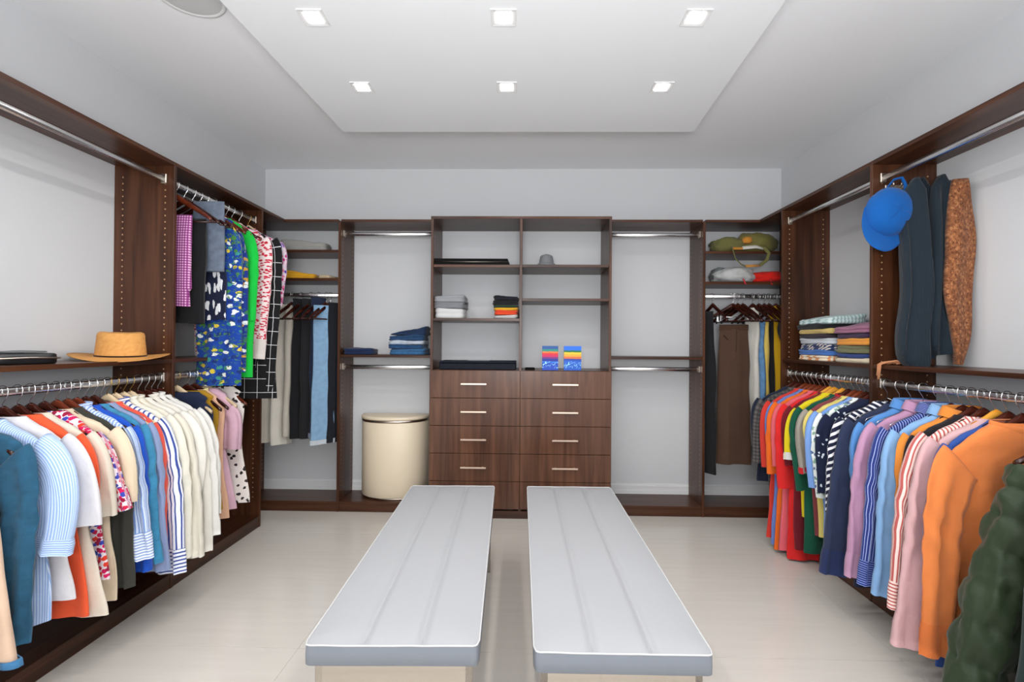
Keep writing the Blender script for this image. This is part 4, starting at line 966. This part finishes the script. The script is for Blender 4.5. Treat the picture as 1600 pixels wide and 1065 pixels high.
sh = lambda s: .05+.075*math.sin(min(1, s*1.15)*PI/2)**1.2
def bundle(label, name, x, Y, z, L, mats, W, seeds, grp=None):
    t = thing(name, label, 'scarf', (x, Y, z), 0)
    for i, (mt, sd) in enumerate(zip(mats, seeds)):
        tt = drape('tmp', '', '', (0, 0, 0), 0, W, W, L*(1-.03*i), mt, None, sd, thick=.042, shape=lambda s: W*(.55*min(1, s*12+.2)+.38*math.sin(min(1, s*1.2)*PI/2)**1.2)*(1-.5*max(0, s-.9)/.1*max(0, s-.9)/.1)*.72, fold=1.7, bigf=60)
        for ch in list(tt.children):
            ch.parent = t; ch.name = 'fold'; ch.location = ((i-(len(mats)-1)/2)*W*.52, (-.02, .015, -.035, .0)[i % 4], (-.012, 0, -.004, -.02)[i % 4])
        bpy.data.objects.remove(tt)
    return t
bundle('dark navy ribbed knit scarf hanging beside the blue cap', 'scarf', 1.855, 2.30, 2.012, .860, [rib_n, solid((24, 35, 46), rib=900), rib_n, solid((22, 33, 44), rib=900)], .10, (3, 9, 14, 19))
pais = floral((140, 88, 56), [(164, 106, 68), (120, 72, 44), (172, 116, 76), (112, 66, 40)], 100, .4, (1, .6), leaf=(96, 54, 34))
drape('scarf', 'brown paisley-patterned scarf hanging by the right wall', 'scarf', (1.925, 2.22, 1.975), -.3, .03, .06, .82, pais, None, 31, thick=.03, shape=lambda s: .03+.036*math.sin(PI*min(1, s*.95))**.8-.022*s, fold=1.5)
fr = thing('scarf_fringe', 'orange-brown yarn tassels spilling over the right shelf edge', 'tassel', (1.715, 2.375, ZS))
frm = solid((206, 140, 96))
for i in range(14):
    x0, y0 = R.uniform(-.0, .06), R.uniform(-.05, .03)
    pts = [(x0+.05, y0, .006), (x0, y0, .01+R.uniform(0, .014)), (-.02, y0*.6, .012), (-.036, y0*.4, .003), (-.04, y0*.3, R.uniform(-.075, -.02))] if i < 6 else [(x0+.08, y0+.02, .006), (x0+.04, y0+R.uniform(-.02, .02), .016), (x0, y0, .012), (x0-.02, y0+.01, .006)]
    MB().tube(pts, .004, 6).build('strand', frm, fr, True)
# duffel bag and crumpled garments in the right corner
def lump(t_, name, w, d, h, mat, seed, amp=.03, c=(0, 0, 0), fr=9, rz=0.0):
    k, m = 48, 20; rings = []; uvs = []
    for i in range(m+1):
        f = -PI/2+PI*i/m; ring = []; uv_ = []
        for j in range(k):
            a = 2*PI*j/k; nx, ny, nn = math.cos(f)**.6*math.cos(a), math.cos(f)**.6*math.sin(a), math.sin(f)
            g = 1+amp/.1*(.6*nz(nx*1.7+seed, ny*1.7, nn*1.7)+.45*abs(nz(nx*4+seed, ny*4, nn*4)))
            x, y, z = w/2*nx*g, d/2*ny*min(g, 1.1), h/2+h/2*math.copysign(abs(nn)**.8, nn)*(g if nn > 0 else 1)
            x, y = x*math.cos(rz)-y*math.sin(rz), x*math.sin(rz)+y*math.cos(rz)
            ring.append((c[0]+x, c[1]+y, c[2]+max(z, .001))); uv_.append((x, z+y))
        rings.append(ring); uvs.append(uv_)
    vs, fs, us = loft(rings, uvs, cap0=True, cap1=True); return mk(name, vs, [f[::-1] for f in fs], mat, t_, us)
ol = solid((112, 110, 62)); tan = solid((206, 138, 50))
p = at(1163, 390, Y=3.66)
t = thing('duffel_bag', 'olive canvas duffel bag with tan leather trim on the top right shelf', 'bag', (p.x, 3.70, 1.9105))
lump(t, 'bag_body', .27, .2, .11, ol, 3, .035, (-.105, 0, 0)); lump(t, 'bag_flap', .3, .2, .15, solid((124, 118, 62)), 8, .03, (.10, .01, 0), rz=.1)
lump(t, 'leather_patch', .07, .06, .05, tan, 5, .01, (.0, -.085, .06))
pts = [(-.13, -.13, .03), (-.125, -.15, -.01), (-.11, -.15, -.06), (-.07, -.15, -.1), (-.04, -.15, -.112), (.06, -.15, -.107), (.11, -.15, -.07), (.125, -.15, -.02), (.10, -.14, .015), (.06, -.12, .03)]
MB().tube(pts[:5], .013, 8, flat=.3).build('strap', ol, t, True); MB().tube(pts[4:6], .012, 8, flat=.4).build('strap_grip', tan, t, True); MB().tube(pts[5:], .013, 8, flat=.3).build('strap', ol, t, True)
MB().tube([(-.12, -.115, .02), (-.03, -.12, .02)], .014, 8, flat=.5).build('leather_band', tan, t, True)
MB().tube([(-.05, -.125, .022), (.04, -.13, .03), (.10, -.125, .02)], .017, 8, flat=.5).build('white_lining', solid((226, 222, 212)), t, True)
p = at(1150, 438, Y=3.66)
t = thing('crumpled_garment', 'crumpled grey-white jacket on the second right corner shelf', 'garment', (p.x, 3.70, 1.6895))
lump(t, 'fabric', .30, .22, .11, solid((204, 206, 204)), 12, .04, (-.0, 0, 0)); lump(t, 'lining', .16, .16, .12, solid((110, 116, 118)), 15, .03, (-.08, .03, 0))
MB().tube([(.02, -.12, .02), (.03, -.135, -.02)], .014, 6, flat=.3).build('red_tag', solid((220, 50, 60)), t, True)
p = at(1198, 438, Y=3.66)
t = thing('crumpled_garment', 'bright red folded jacket beside the grey-white one', 'garment', (p.x+.01, 3.70, 1.6895))
lump(t, 'fabric', .25, .22, .085, solid((226, 34, 24)), 22, .025, (0, 0, 0)); MB().tube([(-.02, -.115, .02), (-.015, -.13, -.025)], .01, 6, flat=.4).build('strap', solid((210, 24, 30)), t, True)
